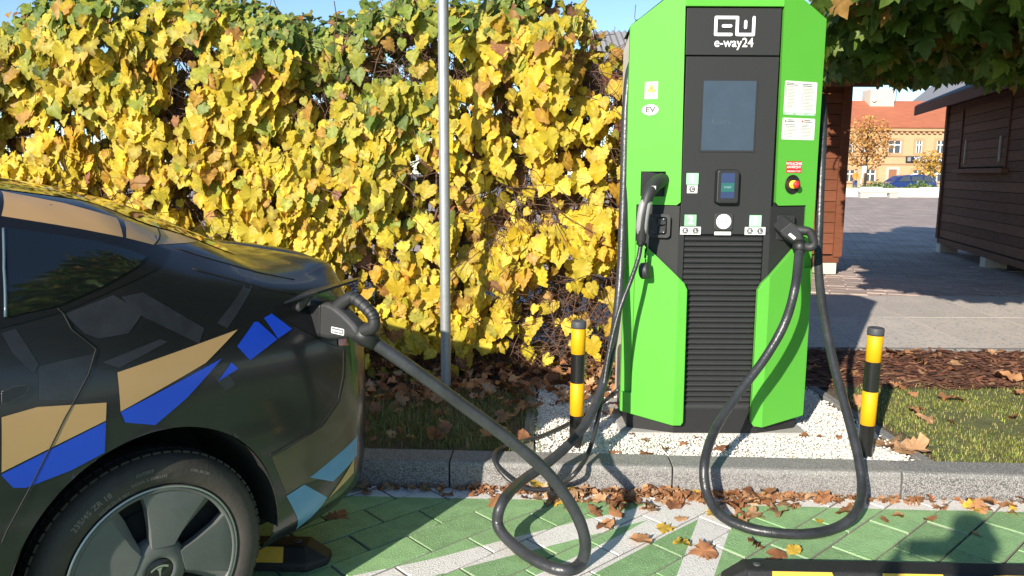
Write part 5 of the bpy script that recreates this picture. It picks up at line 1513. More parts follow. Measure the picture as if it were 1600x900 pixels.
for bx, bz, rx, rz, s in BARE:
    for k in range(int(60 + 420 * rx * rz * 4)):
        runner(bx + rng.uniform(-1, 1) * rx * 1.1, max(.14, bz + rng.uniform(-1, 1) * rz * 1.1), rng.uniform(.2, .55), 1)
for k in range(500): runner(rng.uniform(HX0, HX1), rng.uniform(.15, 2.3), rng.uniform(.2, .6), 1)
b.build('dead_runners', m_twig, vine, kind='stuff')

# ------------------------------------------------------------------ fallen leaves
OVAL = [(0, 0), (.16, .06), (.30, .22), (.34, .42), (.27, .62), (.16, .80), (0, .95)]
TORN = [(0, .05), (.14, -.04), (.30, .08), (.26, .24), (.42, .34), (.30, .46), (.34, .60), (.12, .58), (.10, .74), (0, .70)]
LT = [leaf_template((VINE, MAPLE, OVAL, TORN)[sd % 4], f, c, sd, .22) for f, c, sd in ((.35, .5, 11), (.5, .2, 12), (-.3, .6, 13), (.15, 1.0, 14), (.6, .5, 15), (-.45, .3, 16))]
LPAL = [(0.44, 0.22, 0.10), (0.34, 0.155, 0.07), (0.50, 0.29, 0.15), (0.26, 0.11, 0.05), (0.60, 0.40, 0.06), (0.40, 0.25, 0.14)]
LPN = ['tan', 'brown', 'pale tan', 'dark brown', 'yellow', 'greyish']
lm = {}
def lmesh(t, c):
    if (t, c) not in lm:
        tv_, tf_ = LT[t]
        o = big_mesh('fallen_leaf', tv_ - np.array([0, .45, 0]), tf_, m_litter, np.clip(np.array(LPAL[c])[None] * (1 + rng.normal(0, .18, (len(tv_), 1))), .01, .9)); lm[(t, c)] = o.data
        bpy.data.objects.remove(o)
    return lm[(t, c)]
def fallen(x, y, z, s, place, group, lift=0.0, c=None, tilt=.26):
    t = int(rng.integers(0, len(LT))); c = int(rng.choice(6, p=[.3, .22, .2, .13, .07, .08])) if c is None else c
    o = bpy.data.objects.new('fallen_leaf', lmesh(t, c)); link(o)
    o.location = (x, y, z + s * .09 + lift); o.scale = (s * rng.uniform(.8, 1.1), s * rng.uniform(.85, 1.15), s * rng.uniform(.5, 1.0))
    o.rotation_euler = (rng.normal(0, tilt), rng.normal(0, tilt), rng.uniform(0, 6.28))
    big = 'small' if s < .062 else ('large' if s > .086 else 'medium')
    if 'kerb' in place or 'paint' in place:
        zone = ', left of the car cable' if x < -.1 else (', by the car cable loop' if x < .45 else (', between the two cable loops' if x < .95 else (', inside the right cable loop' if x < 1.5 else ', right of both cable loops')))
    elif 'lawn' in place or 'mulch' in place: zone = ', nearest the bollard' if x < 2.4 else (', in the middle' if x < 3.1 else ', towards the right edge')
    elif 'shaded' in place: zone = ', close to the car' if x < -.75 else (', near the steel post' if x < -.2 else ', near the gravel')
    else: zone = ''
    tag(o, f'{big} {LPN[c]} curled leaf {place}{zone}', 'fallen leaf', group)
# drift along the foot of the kerb
for k in range(112):
    s_ = rng.uniform(-1.0, 1.7) if k > 86 else rng.normal(-0.02, .34)
    s_ = min(max(s_, -1.05), 1.75)
    t_ = -abs(rng.normal(0, .075)) - .02
    p = kp(s_, t_); fallen(p.x, p.y, 0.002, rng.uniform(.04, .095), 'in the drift under the kerb', 'fallen leaves along the kerb', lift=rng.uniform(0, .03) * (t_ > -.08), tilt=.28)
for k in range(26):
    p = kp(rng.normal(0.1, .45), -abs(rng.normal(.12, .14)) - .05); fallen(p.x, p.y, 0.002, rng.uniform(.05, .09), 'on the painted bay', 'fallen leaves on the painted bay', tilt=.2)
for px_, py_, s_, c in ((1005, 845, .17, 0), (1095, 862, .14, 1), (1068, 848, .10, 4), (1040, 823, .10, 4), (1180, 803, .16, 2), (1240, 857, .09, 4), (1215, 865, .11, 3), (1180, 845, .11, 3), (1315, 800, .12, 1), (1280, 811, .08, 4), (1400, 805, .09, 0), (1385, 809, .05, 3),
                        (530, 803, .12, 1), (700, 770, .10, 0), (554, 762, .14, 5), (572, 768, .09, 1), (1585, 800, .11, 0), (1540, 790, .12, 5), (935, 800, .12, 1), (945, 820, .11, 0), (770, 783, .15, 0), (1480, 768, .12, 0)):
    p = atz(px_, py_, 0.01); fallen(p.x, p.y, 0.002, s_ * .72, 'on the painted bay', 'fallen leaves on the painted bay', c=c, tilt=.25)
for k in range(44):
    x = rng.uniform(1.95, 4.2); y = kline(x) + .05 + rng.uniform(0, 1.35)
    fallen(x, y, .125, rng.uniform(.05, .11), 'on the sunlit lawn by the bollard', 'fallen leaves on the lawn', tilt=.4)
for x_, y_ in ((1.80, 3.55), (1.86, 3.62), (1.90, 3.50), (1.84, 3.48)): fallen(x_, y_, .11, .14, 'heaped against the right bollard', 'fallen leaves on the lawn', c=2)
for k in range(24):
    fallen(rng.uniform(1.9, 4.4), rng.uniform(4.6, 5.55), .125, rng.uniform(.07, .13), 'on the bark mulch', 'fallen leaves on the bark mulch')
for k in range(12): fallen(rng.uniform(.25, 1.8), kline(1) + rng.uniform(.02, .3), .118, rng.uniform(.04, .08), 'on the white pebbles', 'fallen leaves on the pebbles', c=int(rng.choice([1, 3])))
for k in range(52):
    x = rng.uniform(-1.4, .12); fallen(x, kline(x) + .03 + rng.uniform(0, .9), .14, rng.uniform(.05, .10), 'in the shaded grass below the vine', 'fallen leaves under the vine', tilt=.4)
# deep litter under the vine, and crumbs in the gutter
def litter(name, pos, size, label, tilt=.5):
    n = len(pos)
    X, Y, Z = frames(np.stack([rng.normal(0, 1, n), rng.normal(0, 1, n), rng.normal(0, .3 * tilt * 2, n)], 1), np.stack([rng.normal(0, tilt, n), rng.normal(0, tilt, n), np.ones(n)], 1))
    Vs, Fs, Cs, off = [], [], [], 0; w = rng.integers(0, len(LT), n)
    col = np.array(LPAL)[rng.choice(6, n, p=[.30, .26, .16, .17, .03, .08])] * rng.uniform(.75, 1.25, (n, 1))
    for t in range(len(LT)):
        k = w == t
        V, F, C = scatter(LT[t][0], LT[t][1], pos[k], X[k], Y[k], Z[k], size[k], col[k]); Vs.append(V); Fs.append(F + off); Cs.append(C); off += len(V)
    big_mesh(name, np.concatenate(Vs), np.concatenate(Fs), m_litter, np.clip(np.concatenate(Cs), .01, .9), kind='stuff', label=label, cat='leaf litter')
n = 1900; x = rng.uniform(-4.5, .75, n); y = 4.0 + 1.35 * rng.uniform(0, 1, n) ** .6
litter('leaf_litter', np.stack([x, y, .115 + rng.uniform(0, .06, n) + .06 * np.clip(y - 4.5, 0, 1)], 1), rng.uniform(.04, .09, n), 'deep brown leaf litter under the vine and fence')
n = 700; s_ = rng.normal(-.05, .75, n); t_ = -np.abs(rng.normal(0, .03, n)) - .006
pp = np.array([kp(a, c, .004)[:] for a, c in zip(s_, t_)]); pp[:, 2] += rng.uniform(0, .012, n)
litter('leaf_crumbs', pp, rng.uniform(.012, .04, n), 'broken brown leaf crumbs in the gutter at the kerb', .4)
# ------------------------------------------------------------------ maple overhanging from the right
m_mleaf = leaf_mat('maple_leaf', 0.30, 0.5, 30)
m_bark = mat('maple_bark', (0.055, 0.045, 0.034), 0.9, var=0.35, vs=10, bump=0.9, bs=25, stretch=(1, 1, .25))
TX, TY = 6.1, 4.6
maple = empty('maple_tree', (TX, TY, 0.1), 0, 'broad maple with green and ochre leaves hanging in from the right', 'tree')
TO = np.array([TX, TY, 0.1])
b = MB(); b.tube(catmull([(0, 0, -.1), (.02, .03, .8), (-.05, .05, 1.8), (.03, 0, 2.8), (0, .1, 4.2), (.1, 0, 5.6)], 6), list(np.interp(np.linspace(0, 1, 31), [0, .08, .4, 1], [.30, .22, .18, .06])), 14)
b.build('trunk', m_bark, maple)
TM = [leaf_template(MAPLE, f, c, sd, .06) for f, c, sd in ((.15, .35, 21), (-.12, .5, 22), (.25, .15, 23), (.05, .6, 24))]
# crown: leaf places filling the volume above a lower surface that falls towards the huts
n0 = 170000
x = rng.uniform(0.2, 10.5, n0); y = rng.uniform(-0.5, 9.5, n0); z = rng.uniform(1.7, 7.2, n0)
def crown_low(x, y):
    return np.maximum(1.62 + .101 * y + .05 * np.sin(x * 5 + y * 3) + .04 * np.sin(x * 11), .12 + (12.8 - y - .93 * x) / 3.04 + .08 * np.sin(x * 4 - y * 3))
def clear_of_charger(x, y):
    return ((x > 1.62 + (y - 3.9) * .568) | (y > 4.5)) & (x > .37 * y)
low = crown_low(x, y)
cen = np.hypot((x - TX) / 5.6, (y - TY) / 4.9) ** 2 + ((z - 3.2) / 4.2) ** 2
lump = .22 * np.sin(x * 2.1 + z * 1.7) * np.sin(y * 1.9 - z * 1.3)
k = (z > low) & (cen + lump < 1.0) & clear_of_charger(x - rng.uniform(0, .12, n0), y) & (x > .35)
# thin out the inside: leaves sit in the outer shell and just above the lower surface
depth_in = np.minimum(np.clip((1.0 - cen) * 2.4, 0, 9), (z - low) * .9)
# shafts of light between the leaves
gs, gt = x - 1.131 * z, y - 1.989 * z
k &= ~((np.sin(gs * 6.3 + 1.2 * np.sin(gt * 1.9)) * np.sin(gt * 5.2 + 1.5 * np.sin(gs * 2.3 + 1)) > .74) & (z > low + .12))
k &= rng.uniform(0, 1, n0) < np.exp(-depth_in * .75) * 1.05
# few stray leaves hang lower
P = np.stack([x, y, z], 1)[k]
# extra leaves along the lower edge seen in the frame
ne = 2200
ex = rng.uniform(1.6, 6.0, ne); ey = rng.uniform(3.0, 7.5, ne)
ez = crown_low(ex, ey) + np.abs(rng.normal(0, .25, ne))
kk = clear_of_charger(ex - .03, ey)
P = np.concatenate([P, np.stack([ex, ey, ez], 1)[kk]])
n = len(P)
tip = np.stack([rng.normal(0, .5, n), rng.normal(-.15, .5, n), -.75 + rng.normal(0, .3, n)], 1); nr = np.stack([rng.normal(-.2, .55, n), rng.normal(-.45, .55, n), .75 + rng.normal(0, .35, n)], 1)
X_, Y_, Z_ = frames(tip, nr); S_ = rng.uniform(.12, .20, n)
pal = np.array([(0.10, 0.17, 0.025), (0.14, 0.20, 0.03), (0.075, 0.125, 0.022), (0.26, 0.22, 0.035), (0.32, 0.18, 0.045)])
C_ = pal[rng.choice(5, n, p=[.36, .26, .18, .13, .07])] * rng.uniform(.8, 1.25, (n, 1))
print('maple leaves', n)
pj = P - np.array(CO); dep = pj @ np.array(CF); sx = 800 + FPX * (pj @ np.array(CR)) / np.maximum(dep, .1); sy = 450 - FPX * (pj @ np.array(CU)) / np.maximum(dep, .1)
vis = (dep > 1) & (sx > 1285) & (sx < 1600) & (sy > 0) & (sy < 200)
score = np.where(vis, S_ / np.maximum(dep, .1) * np.abs((unit(pj) * Z_).sum(1)), -1)
tp = np.argsort(-score)[:min(140, int(vis.sum()))]
is_top = np.zeros(n, bool); is_top[tp] = True
Vs, Fs, Cs, off = [], [], [], 0; which = rng.integers(0, len(TM), n)
for t in range(len(TM)):
    k = (which == t) & ~is_top
    V, F, C = scatter(TM[t][0], TM[t][1], P[k] - TO, X_[k], Y_[k], Z_[k], S_[k], C_[k]); Vs.append(V); Fs.append(F + off); Cs.append(C * (1 + rng.normal(0, .08, (len(C), 1)))); off += len(V)
big_mesh('crown', np.concatenate(Vs), np.concatenate(Fs), m_mleaf, np.clip(np.concatenate(Cs), .005, .9), maple, kind='stuff')
tm2 = {}
for i in tp:
    key = (int(which[i]), int(np.argmin(((pal - C_[i]) ** 2).sum(1))))
    if key not in tm2:
        tv_, tf_ = TM[key[0]]; o = big_mesh('leaf', tv_, tf_, m_mleaf, np.clip(pal[key[1]][None] * (1 + rng.normal(0, .1, (len(tv_), 1))), .005, .9), maple); tm2[key] = o.data
    else: o = bpy.data.objects.new('leaf', tm2[key]); link(o, maple)
    p = P[i] - TO; s_ = S_[i]
    o.matrix_local = Matrix(((X_[i][0] * s_, Y_[i][0] * s_, Z_[i][0] * s_, p[0]), (X_[i][1] * s_, Y_[i][1] * s_, Z_[i][1] * s_, p[1]), (X_[i][2] * s_, Y_[i][2] * s_, Z_[i][2] * s_, p[2]), (0, 0, 0, 1)))
for k in range(16):
    a = R(100 + k * 17 + rng.normal(0, 6)); L = rng.uniform(2.6, 4.2); z0 = rng.uniform(2.1, 4.6)
    d = Vector((math.cos(a), math.sin(a), 0))
    pts = [Vector((0, 0, z0))]
    for q in range(1, 6): pts.append(Vector((0, 0, z0)) + d * (L * q / 5) + Vector((rng.normal(0, .12), rng.normal(0, .12), .5 * math.sin(q * .6) - .06 * q + rng.normal(0, .06))))
    q_ = pts[-1] + Vector(TO)
    if not clear_of_charger(q_.x - .1, q_.y) or q_.z < float(crown_low(np.array(q_.x), np.array(q_.y))): continue
    if any(float(crown_low(np.array((p_ + Vector(TO)).x), np.array((p_ + Vector(TO)).y))) + .45 > (p_ + Vector(TO)).z for p_ in pts[1:]): continue
    b = MB(); b.tube(catmull(pts, 4), list(np.linspace(.06, .008, 21)), 7); br = b.build('branch', m_bark, maple)
for k in range(0):   # fine twigs in the hanging edge
    p = Vector((rng.uniform(2.0, 3.8), rng.uniform(3.4, 4.8), rng.uniform(2.05, 2.5))) - Vector(TO)
    b = MB(); b.tube(catmull([p, p + Vector((-.18, -.05, -.05)), p + Vector((-.34, -.02, .0)), p + Vector((-.5, .05, -.08))], 4), .0045, 5); b.build('twig', m_bark, maple)

# ------------------------------------------------------------------ two timber market huts
m_hutd = mat('dark_brown_board', (0.185, 0.095, 0.062), 0.9, spec=0.1, var=0.28, vs=5, bump=0.25, bs=40, stretch=(1, 1, 6))
m_huto = mat('red_brown_board', (0.17, 0.062, 0.033), 0.8, spec=0.15, var=0.22, vs=5, bump=0.25, bs=40, stretch=(1, 1, 6))
m_block = mat('concrete_block', (0.55, 0.50, 0.42), 0.9, var=0.12, vs=20)
m_tin = mat('roofing_sheet', (0.30, 0.29, 0.28), 0.5, var=0.2, vs=4, metal=0.3)
def hut(M_, L, D, H, m, label, hatch, ridge_along=True, name='market_hut'):
    """Walls of single horizontal boards. Local x along the long side, y into the hut, z up from its floor."""
    o = empty(name, matrix=M_, label=label, cat='hut', group='timber market huts')
    bh = 0.138
    rows = int(H / bh)
    def board(a, c, z0, z1, th=0.018):
        a, c = Vector((*a, 0)), Vector((*c, 0)); d = (c - a).normalized(); n_ = Vector((d.y, -d.x, 0)) * th
        b = MB(); g = 0.004
        v = [a + n_ * .55, c + n_ * .55, c, a]
        lo = [Vector((p.x, p.y, z0 + g)) for p in (a + n_, c + n_, c, a)]; hi = [Vector((p.x, p.y, z1 - g)) for p in (a + n_ * .75, c + n_ * .75, c, a)]
        b.add(lo + hi, [(3, 2, 1, 0), (4, 5, 6, 7), (0, 1, 5, 4), (1, 2, 6, 5), (2, 3, 7, 6), (3, 0, 4, 7)])
        b.build('board', m, o)
    hx0, hx1, hz0, hz1 = hatch if hatch else (9, 9, 9, 9)
    for k in range(rows):
        z0, z1 = k * bh, (k + 1) * bh
        if hatch and z1 > hz0 + .03 and z0 < hz1 - .03:
            board((0.05, 0), (hx0, 0), z0, z1); board((hx1, 0), (L - .05, 0), z0, z1)
        else: board((0.05, 0), (L - .05, 0), z0, z1)
        board((L, .05), (L, D - .05), z0, z1); board((0, D - .05), (0, .05), z0, z1); board((L - .05, D), (.05, D), z0, z1)
    b = MB(); b.box((0.02, 0.02, -.02), (L - .02, D - .02, H)); b.build('inner_wall', m_liner, o)
    for x_, y_ in ((0, 0), (L, 0), (L, D), (0, D)):
        b = MB(); b.box((x_ - .055, y_ - .055, -.03), (x_ + .055, y_ + .055, H + .02)); b.build('corner_post', m, o, bevel=.005)
    b = MB(); b.box((-.03, -.03, -.11), (L + .03, D + .03, -.02)); b.build('base_beam', m, o, bevel=.006)
    for x_ in (.12, L / 2, L - .12):
        for y_ in (.1, D - .1): b = MB(); b.box((x_ - .12, y_ - .14, -.26), (x_ + .12, y_ + .14, -.112)); b.build('support_block', m_block, o, bevel=.006)
    if hatch:
        z = hz0; w = (hz1 - hz0) / max(1, round((hz1 - hz0) / bh))
        hf = None
        while z < hz1 - .02:
            b = MB(); b.box((hx0 + .05, -.012, z + .004), (hx1 - .05, .012, z + w - .004)); b.build('hatch_board', m, o); z += w
        b = MB(); t = .045
        b.box((hx0, -.035, hz0 - .02), (hx0 + .05, .0, hz1 + .04)); b.box((hx1 - .05, -.035, hz0 - .02), (hx1, .0, hz1 + .04)); b.box((hx0 + .052, -.034, hz1), (hx1 - .052, .0, hz1 + .039)); b.build('hatch_frame', m, o)
        b = MB(); b.box((hx0 - .06, -.10, hz0 - .09), (hx1 + .06, .0, hz0 - .022)); b.build('counter_shelf', m, o, bevel=.008)
        for xx in (hx0 + .3, hx1 - .3): b = MB(); b.box((xx - .012, -.04, hz0 + .06), (xx + .012, -.0125, hz0 + .42)); b.build('hatch_strut', m_block, o, bevel=.004)
    rise = .55; xo = .55
    b = MB(); ov = .42
    for s in (0, 1):
        y_e = -ov if s == 0 else D + ov; n_s = 14
        nn = int((L + .5) / .075)
        V = []; F = []
        for i in range(nn * 2 + 1):
            xx = -xo + (L + .25 + xo) * i / (nn * 2); dz = .018 * (1 if i % 2 else -1)
            V += [(xx, y_e, H - .02 - ov * .42 + dz + .1), (xx, D / 2, H + rise + dz + .1)]
        for i in range(nn * 2): F.append((2 * i, 2 * i + 2, 2 * i + 3, 2 * i + 1))
        b.add(V, F)
    b.build('roof', m_tin, o)
    b = MB()
    for x_ in (-xo, L + .22): b.add([(x_, -ov, H - .22), (x_, D / 2, H + rise - .06), (x_, D + ov, H - .22), (x_, D + ov, H - .10), (x_, D / 2, H + rise + .06), (x_, -ov, H - .10)], [(0, 1, 4, 5), (1, 2, 3, 4)]); 
    b.box((-xo, -ov - .02, H - .26), (L + .25, -ov, H - .10)); b.build('roof_fascia', m_huto, o)
    b = MB()
    for s in (0, L): b.add([(s, 0, H), (s, D, H), (s, D / 2, H + rise - .02)], [(0, 1, 2)])
    b.build('gable', m, o)
    return o
# left hut: its front faces the camera, right corner at the survey point
hl = atz(1304, 428, 0.12)
hut(Matrix.Translation((hl.x - 2.6, hl.y, 0.38)), 2.6, 2.2, 2.35, m_huto, 'red brown timber hut behind the charging station, front partly in sun', None)
# right hut: long wall runs away from the camera; local x from the far end to the near end so the outside faces left
pf = atz(1466, 391, 0.12); pn = atz(1600, 437, 0.12)
dx = (pn - pf); dx.z = 0; dx = dx.normalized(); dy = Vector((-dx.y, dx.x, 0))
Mh = Matrix(((dx.x, dy.x, 0, pf.x), (dx.y, dy.y, 0, pf.y), (0, 0, 1, 0.36), (0, 0, 0, 1)))
def wall_uv(px, py):
    d = ray(px, py); n_ = dy; t = (pf - CO).dot(n_) / d.dot(n_); p = CO + d * t
    return ((p - pf).dot(dx), p.z - .36)
hc = [wall_uv(1500, 262), wall_uv(1575, 262), wall_uv(1500, 158)]
print('HATCH', hc, 'wall len', (pn - pf).length, 'eave', wall_uv(1468, 150))
u0, u1 = hc[0][0], hc[1][0]
hut(Mh, 4.9, 2.6, 2.36, m_hutd, 'dark brown timber hut with a closed serving hatch, right of the plaza', (u0, u1, hc[0][1], min(hc[2][1], 2.1)))

# ------------------------------------------------------------------ far side of the plaza
def F_(px, py, Y): return aty(px, py, Y)
m_ochre = mat('ochre_brick_facade', (0.52, 0.35, 0.19), 0.85, var=0.10, vs=1.5, bump=0.2, bs=8)
m_ochre2 = mat('ochre_trim', (0.46, 0.28, 0.15), 0.85, var=0.08, vs=2)
m_tile = mat('red_roof_tile', (0.42, 0.135, 0.065), 0.75, var=0.18, vs=1.2, bump=0.6, bs=5, stretch=(1, 1, 5))
m_pane = mat('far_window_glass', (0.05, 0.06, 0.07), 0.1, spec=0.8)
m_wfr = mat('white_window_frame', (0.70, 0.68, 0.64), 0.6)
m_plast = mat('pale_plaster', (0.50, 0.45, 0.38), 0.85, var=0.08, vs=2)
m_door = mat('brown_door', (0.30, 0.13, 0.06), 0.6)
BY = 78.0
a0 = F_(1312, 302, BY); a1 = F_(1490, 302, BY)
bx0, bx1 = a0.x - 6, a1.x + 7
ez = F_(1400, 200, BY).z; rz_ = F_(1400, 157, BY + 5).z
bld = empty('town_house', (0, BY, 0), 0, 'two-storey ochre town house with red tiled hipped roof across the plaza', 'building')
b = MB(); b.box((bx0, 0, -0.05), (bx1, 11, ez)); b.build('wall', m_ochre, bld)
xl, xr = F_(1322, 160, BY + 5).x + 1.6, F_(1462, 160, BY + 5).x
b = MB(); o_ = .5
b.add([(bx0 - o_, -o_, ez), (bx1 + o_, -o_, ez), (bx1 + o_, 11 + o_, ez), (bx0 - o_, 11 + o_, ez), (bx0 + 7.0, 5.5, rz_), (xr + .3, 5.5, rz_)],
      [(0, 1, 5, 4), (2, 3, 4, 5), (1, 2, 5), (3, 0, 4), (0, 3, 2, 1)]); rf = b.build('roof', m_tile, bld)
b = MB(); c_ = F_(1378, 160, BY + 5)
b.box((c_.x - 1.6, 4.2, rz_ - 1.5), (c_.x + .9, 6.2, F_(1378, 141, BY + 5).z)); b.build('chimney', m_plast, rf)
b = MB(); d_ = F_(1366, 155, BY + 4); b.lathe([(.0001, .08), (.18, .04), (.26, 0)], 16, M=Matrix.Translation((d_.x, 4.0, d_.z)) @ Matrix.Rotation(R(80), 4, 'X')); b.build('satellite_dish', m_wfr, rf)
b = MB(); t_ = F_(1403, 160, BY + 5); b.tube([(t_.x, 5.5, rz_ - .2), (t_.x, 5.5, rz_ + 2.3)], .035, 6); b.build('aerial', m_fpost, rf)
b = MB(); b.box((bx0 - .3, -.35, ez - .32), (bx1 + .3, 0, ez - .04)); b.build('cornice', m_ochre2, bld)
for i in range(int((bx1 - bx0) / .55)):
    b = MB() if i == 0 else None
    if i == 0: b.box((0, -.25, ez - .55), (.25, 0, ez - .325)); de = b.build('dentil', m_ochre2, bld); de.location = (bx0, 0, 0)
    else: q = bpy.data.objects.new('dentil', de.data); link(q, bld); q.location = (bx0 + i * .55, 0, 0)
bz0, bz1 = F_(1400, 256, BY).z, F_(1400, 243, BY).z
b = MB(); b.box((bx0, -.12, bz0 - .08), (bx1, 0, bz0 + .1)); b.box((bx0, -.12, bz1 - .1), (bx1, 0, bz1 + .08)); b.build('string_course', m_ochre2, bld)
def far_window(x0, x1, z0, z1, frame=True, curtain=False):
    w = MB(); t = .22
    w.box((x0 - t, -.10, z0 - t), (x0, 0.0, z1 + t)); w.box((x1, -.10, z0 - t), (x1 + t, 0.0, z1 + t)); w.box((x0, -.11, z1), (x1, 0.0, z1 + t + .08)); w.box((x0 - .1, -.16, z0 - t), (x1 + .1, 0.0, z0))
    o = w.build('window', m_ochre2, bld)
    g = MB(); g.box((x0, -.03, z0), (x1, -.002, z1)); g.build('pane', m_pane, o)
    m_ = MB(); xm = .5 * (x0 + x1); zm = z0 + (z1 - z0) * .66
    m_.box((x0, -.06, z0), (x0 + .09, -.031, z1)); m_.box((x1 - .09, -.06, z0), (x1, -.031, z1)); m_.box((xm - .06, -.06, z0), (xm + .06, -.031, z1)); m_.box((x0 + .092, -.059, zm - .05), (xm - .062, -.031, zm + .05)); m_.box((xm + .062, -.059, zm - .05), (x1 - .092, -.031, zm + .05))
    m_.build('sash', m_wfr, o)
for xa, xb in ((1318, 1333), (1386, 1408), (1430, 1441), (1462, 1476), (1490, 1504), (1290, 1303), (1345, 1358)):
    p, q = F_(xa, 239, BY), F_(xb, 220, BY); far_window(p.x, q.x, p.z, q.z)
for xa, xb in ((1425, 1441), (1318, 1336), (1350, 1368), (1455, 1472)):
    p, q = F_(xa, 283, BY), F_(xb, 266, BY); far_window(p.x, q.x, p.z, q.z)
p, q = F_(1386, 296, BY), F_(1401, 265, BY)
b = MB(); b.box((p.x - .25, -.10, 0), (p.x, 0, q.z + .25)); b.box((q.x, -.10, 0), (q.x + .25, 0, q.z + .25)); b.box((p.x, -.11, q.z), (q.x, 0, q.z + .26)); dr = b.build('door', m_plast, bld)
b = MB(); b.box((p.x, -.05, 0), (q.x, -.002, q.z)); b.build('door_leaf', m_door, dr)
# shop sign
p, q = F_(1413, 253.5, BY), F_(1482, 244.5, BY)
sg = empty('shop_sign', (0, BY - .22, 0), 0, 'dark shop sign with white lettering on the ochre house', 'sign')
m_sgn = mat('sign_board', (0.02, 0.022, 0.03), 0.5)
b = MB(); b.box((p.x, -.12, p.z), (q.x, 0, q.z)); b.build('board', m_sgn, sg)
v, f = text_geo('XIĘGARNIA', (q.z - p.z) * .95, 'LEFT')
b = MB(); b.add([(p.x + .75 + a * .95, -.125, (p.z + q.z) / 2 + c) for a, c in v], f); b.build('lettering', m_prtw, sg)
b = MB(); b.box((p.x + .12, -.126, p.z + .1), (p.x + .45, -.121, q.z - .1)); b.build('sign_mark', m_lgrey, sg)
# neighbouring pale gable at the right edge of the roof
nb = empty('pale_house', (0, BY + 3, 0), 0, 'pale plastered house gable just right of the red roof', 'building')
p = F_(1466, 160, BY + 12); p.x -= 2.3
b = MB(); b.prism([(p.x + 2.3, 0), (p.x + 12, 0), (p.x + 12, 9.2), (p.x + 7, 13), (p.x + 2.3, 9.2)], lambda x, z: (x, 9, z), lambda x, z: (x, 18, z)); b.build('wall', m_plast, nb)
b = MB(); b.add([(p.x + 2.0, 8.7, 9.0), (p.x + 7, 8.7, 13.1), (p.x + 7, 18.3, 13.1), (p.x + 2.0, 18.3, 9.0), (p.x + 12.3, 8.7, 9.0), (p.x + 12.3, 18.3, 9.0)], [(0, 1, 2, 3), (1, 4, 5, 2)]); b.build('roof', m_tin, nb)

# street trees in autumn colour
m_far = leaf_mat('far_autumn_leaf', 0.3, 0.6, 2)
def far_tree(cx, cy, h, rx, rz0, label, pal, n, seed):
    r2 = np.random.default_rng(seed)
    t = empty('autumn_tree', (cx, cy, 0.1), 0, label, 'tree', 'street trees across the plaza')
    b = MB(); b.tube([(0, 0, -.1), (.05, 0, h * .3), (0, .05, h * .6), (.05, 0, h * .9)], [.13, .10, .07, .02], 8)
    for k in range(9):
        a = k * 2.4; z0 = h * (.25 + .05 * k); b.tube([(0, 0, z0), (math.cos(a) * rx * .45, math.sin(a) * rx * .45, z0 + h * .12), (math.cos(a) * rx * .8, math.sin(a) * rx * .8, z0 + h * .22)], [.05, .03, .012], 5)
    b.build('trunk', m_bark, t)
    u = unit(r2.normal(0, 1, (n, 3))) * (r2.uniform(0, 1, (n, 1)) ** .45)
    cl = np.sin(u[:, 0] * 6 + seed) * np.sin(u[:, 1] * 5) * np.sin(u[:, 2] * 7)
    u = u[cl > -.22]; n = len(u)
    P = u * np.array([rx, rx, h * .36]) + np.array([0, 0, h * .62])
    q = np.array([(-.5, 0, 0), (0, -.35, .1), (.5, 0, 0), (0, .35, .1)]); fq = np.array([[0, 1, 2, 3]])
    X, Y, Z = frames(r2.normal(0, 1, (n, 3)), r2.normal(0, 1, (n, 3)) + np.array([-.4, -.6, .5]))
    C = np.array(pal)[r2.integers(0, len(pal), n)] * r2.uniform(.7, 1.2, (n, 1))
    V, F, C = scatter(q, fq, P, X, Y, Z, r2.uniform(.14, .30, n), C)
    big_mesh('crown', V, F, m_far, np.clip(C, .01, .9), t, kind='stuff')
p = F_(1350, 300, 62); far_tree(p.x, 62, 6.2, 2.0, 0, 'larger orange brown street tree left of the shop sign', ((0.55, 0.27, 0.07), (0.45, 0.20, 0.06), (0.62, 0.36, 0.10)), 1900, 3)
p = F_(1450, 300, 64); far_tree(p.x, 64, 3.5, 1.35, 0, 'smaller golden street tree in front of the shop sign', ((0.66, 0.42, 0.06), (0.58, 0.33, 0.06)), 650, 5)
# low wall with a hedge, stone bench, signpost
m_lime = mat('pale_stone', (0.66, 0.63, 0.57), 0.85, var=0.1, vs=1.5, bump=0.2, bs=15)
GY = 47.0
p, q = F_(1306, 311, GY), F_(1475, 311, GY)
lw_ = empty('planter_wall', (0, GY, 0.10), 0, 'low pale stone planter wall along the far edge of the plaza', 'wall')
hw = F_(1400, 294, GY).z - .1
xx = p.x - 2; i = 0
while xx < q.x + 3:
    b = MB(); h_ = hw * (1.0 if i % 3 else 1.12); b.box((xx + .01, 0, -.05), (xx + 1.19, .45, h_)); b.build('stone', m_lime, lw_, bevel=.02, bseg=1); xx += 1.2; i += 1
b = MB(); b.box((p.x - 3, -.35, -.05), (q.x + 3, -.002, .12)); b.build('plinth', m_lime, lw_)
n = 3800; xh = rng.uniform(F_(1338, 300, GY).x, q.x + 2, n); yh = GY + .75 + rng.uniform(-.4, .6, n); zh = .1 + hw * .6 + np.abs(rng.normal(.13, .12, n)) * (1 + .5 * np.sin(xh * 2.3))
X, Y, Z = frames(rng.normal(0, 1, (n, 3)) + np.array([0, 0, .8]), rng.normal(0, 1, (n, 3)) + np.array([0, -.6, .5]))
V, F, C = scatter(np.array([(-.35, 0, 0), (0, -.5, .1), (.35, 0, 0), (0, .5, .1)]), np.array([[0, 1, 2, 3]]), np.stack([xh, yh, zh], 1), X, Y, Z, rng.uniform(.10, .22, n), np.array([(.16, .24, .06), (.22, .30, .08), (.11, .17, .05)])[rng.integers(0, 3, n)])
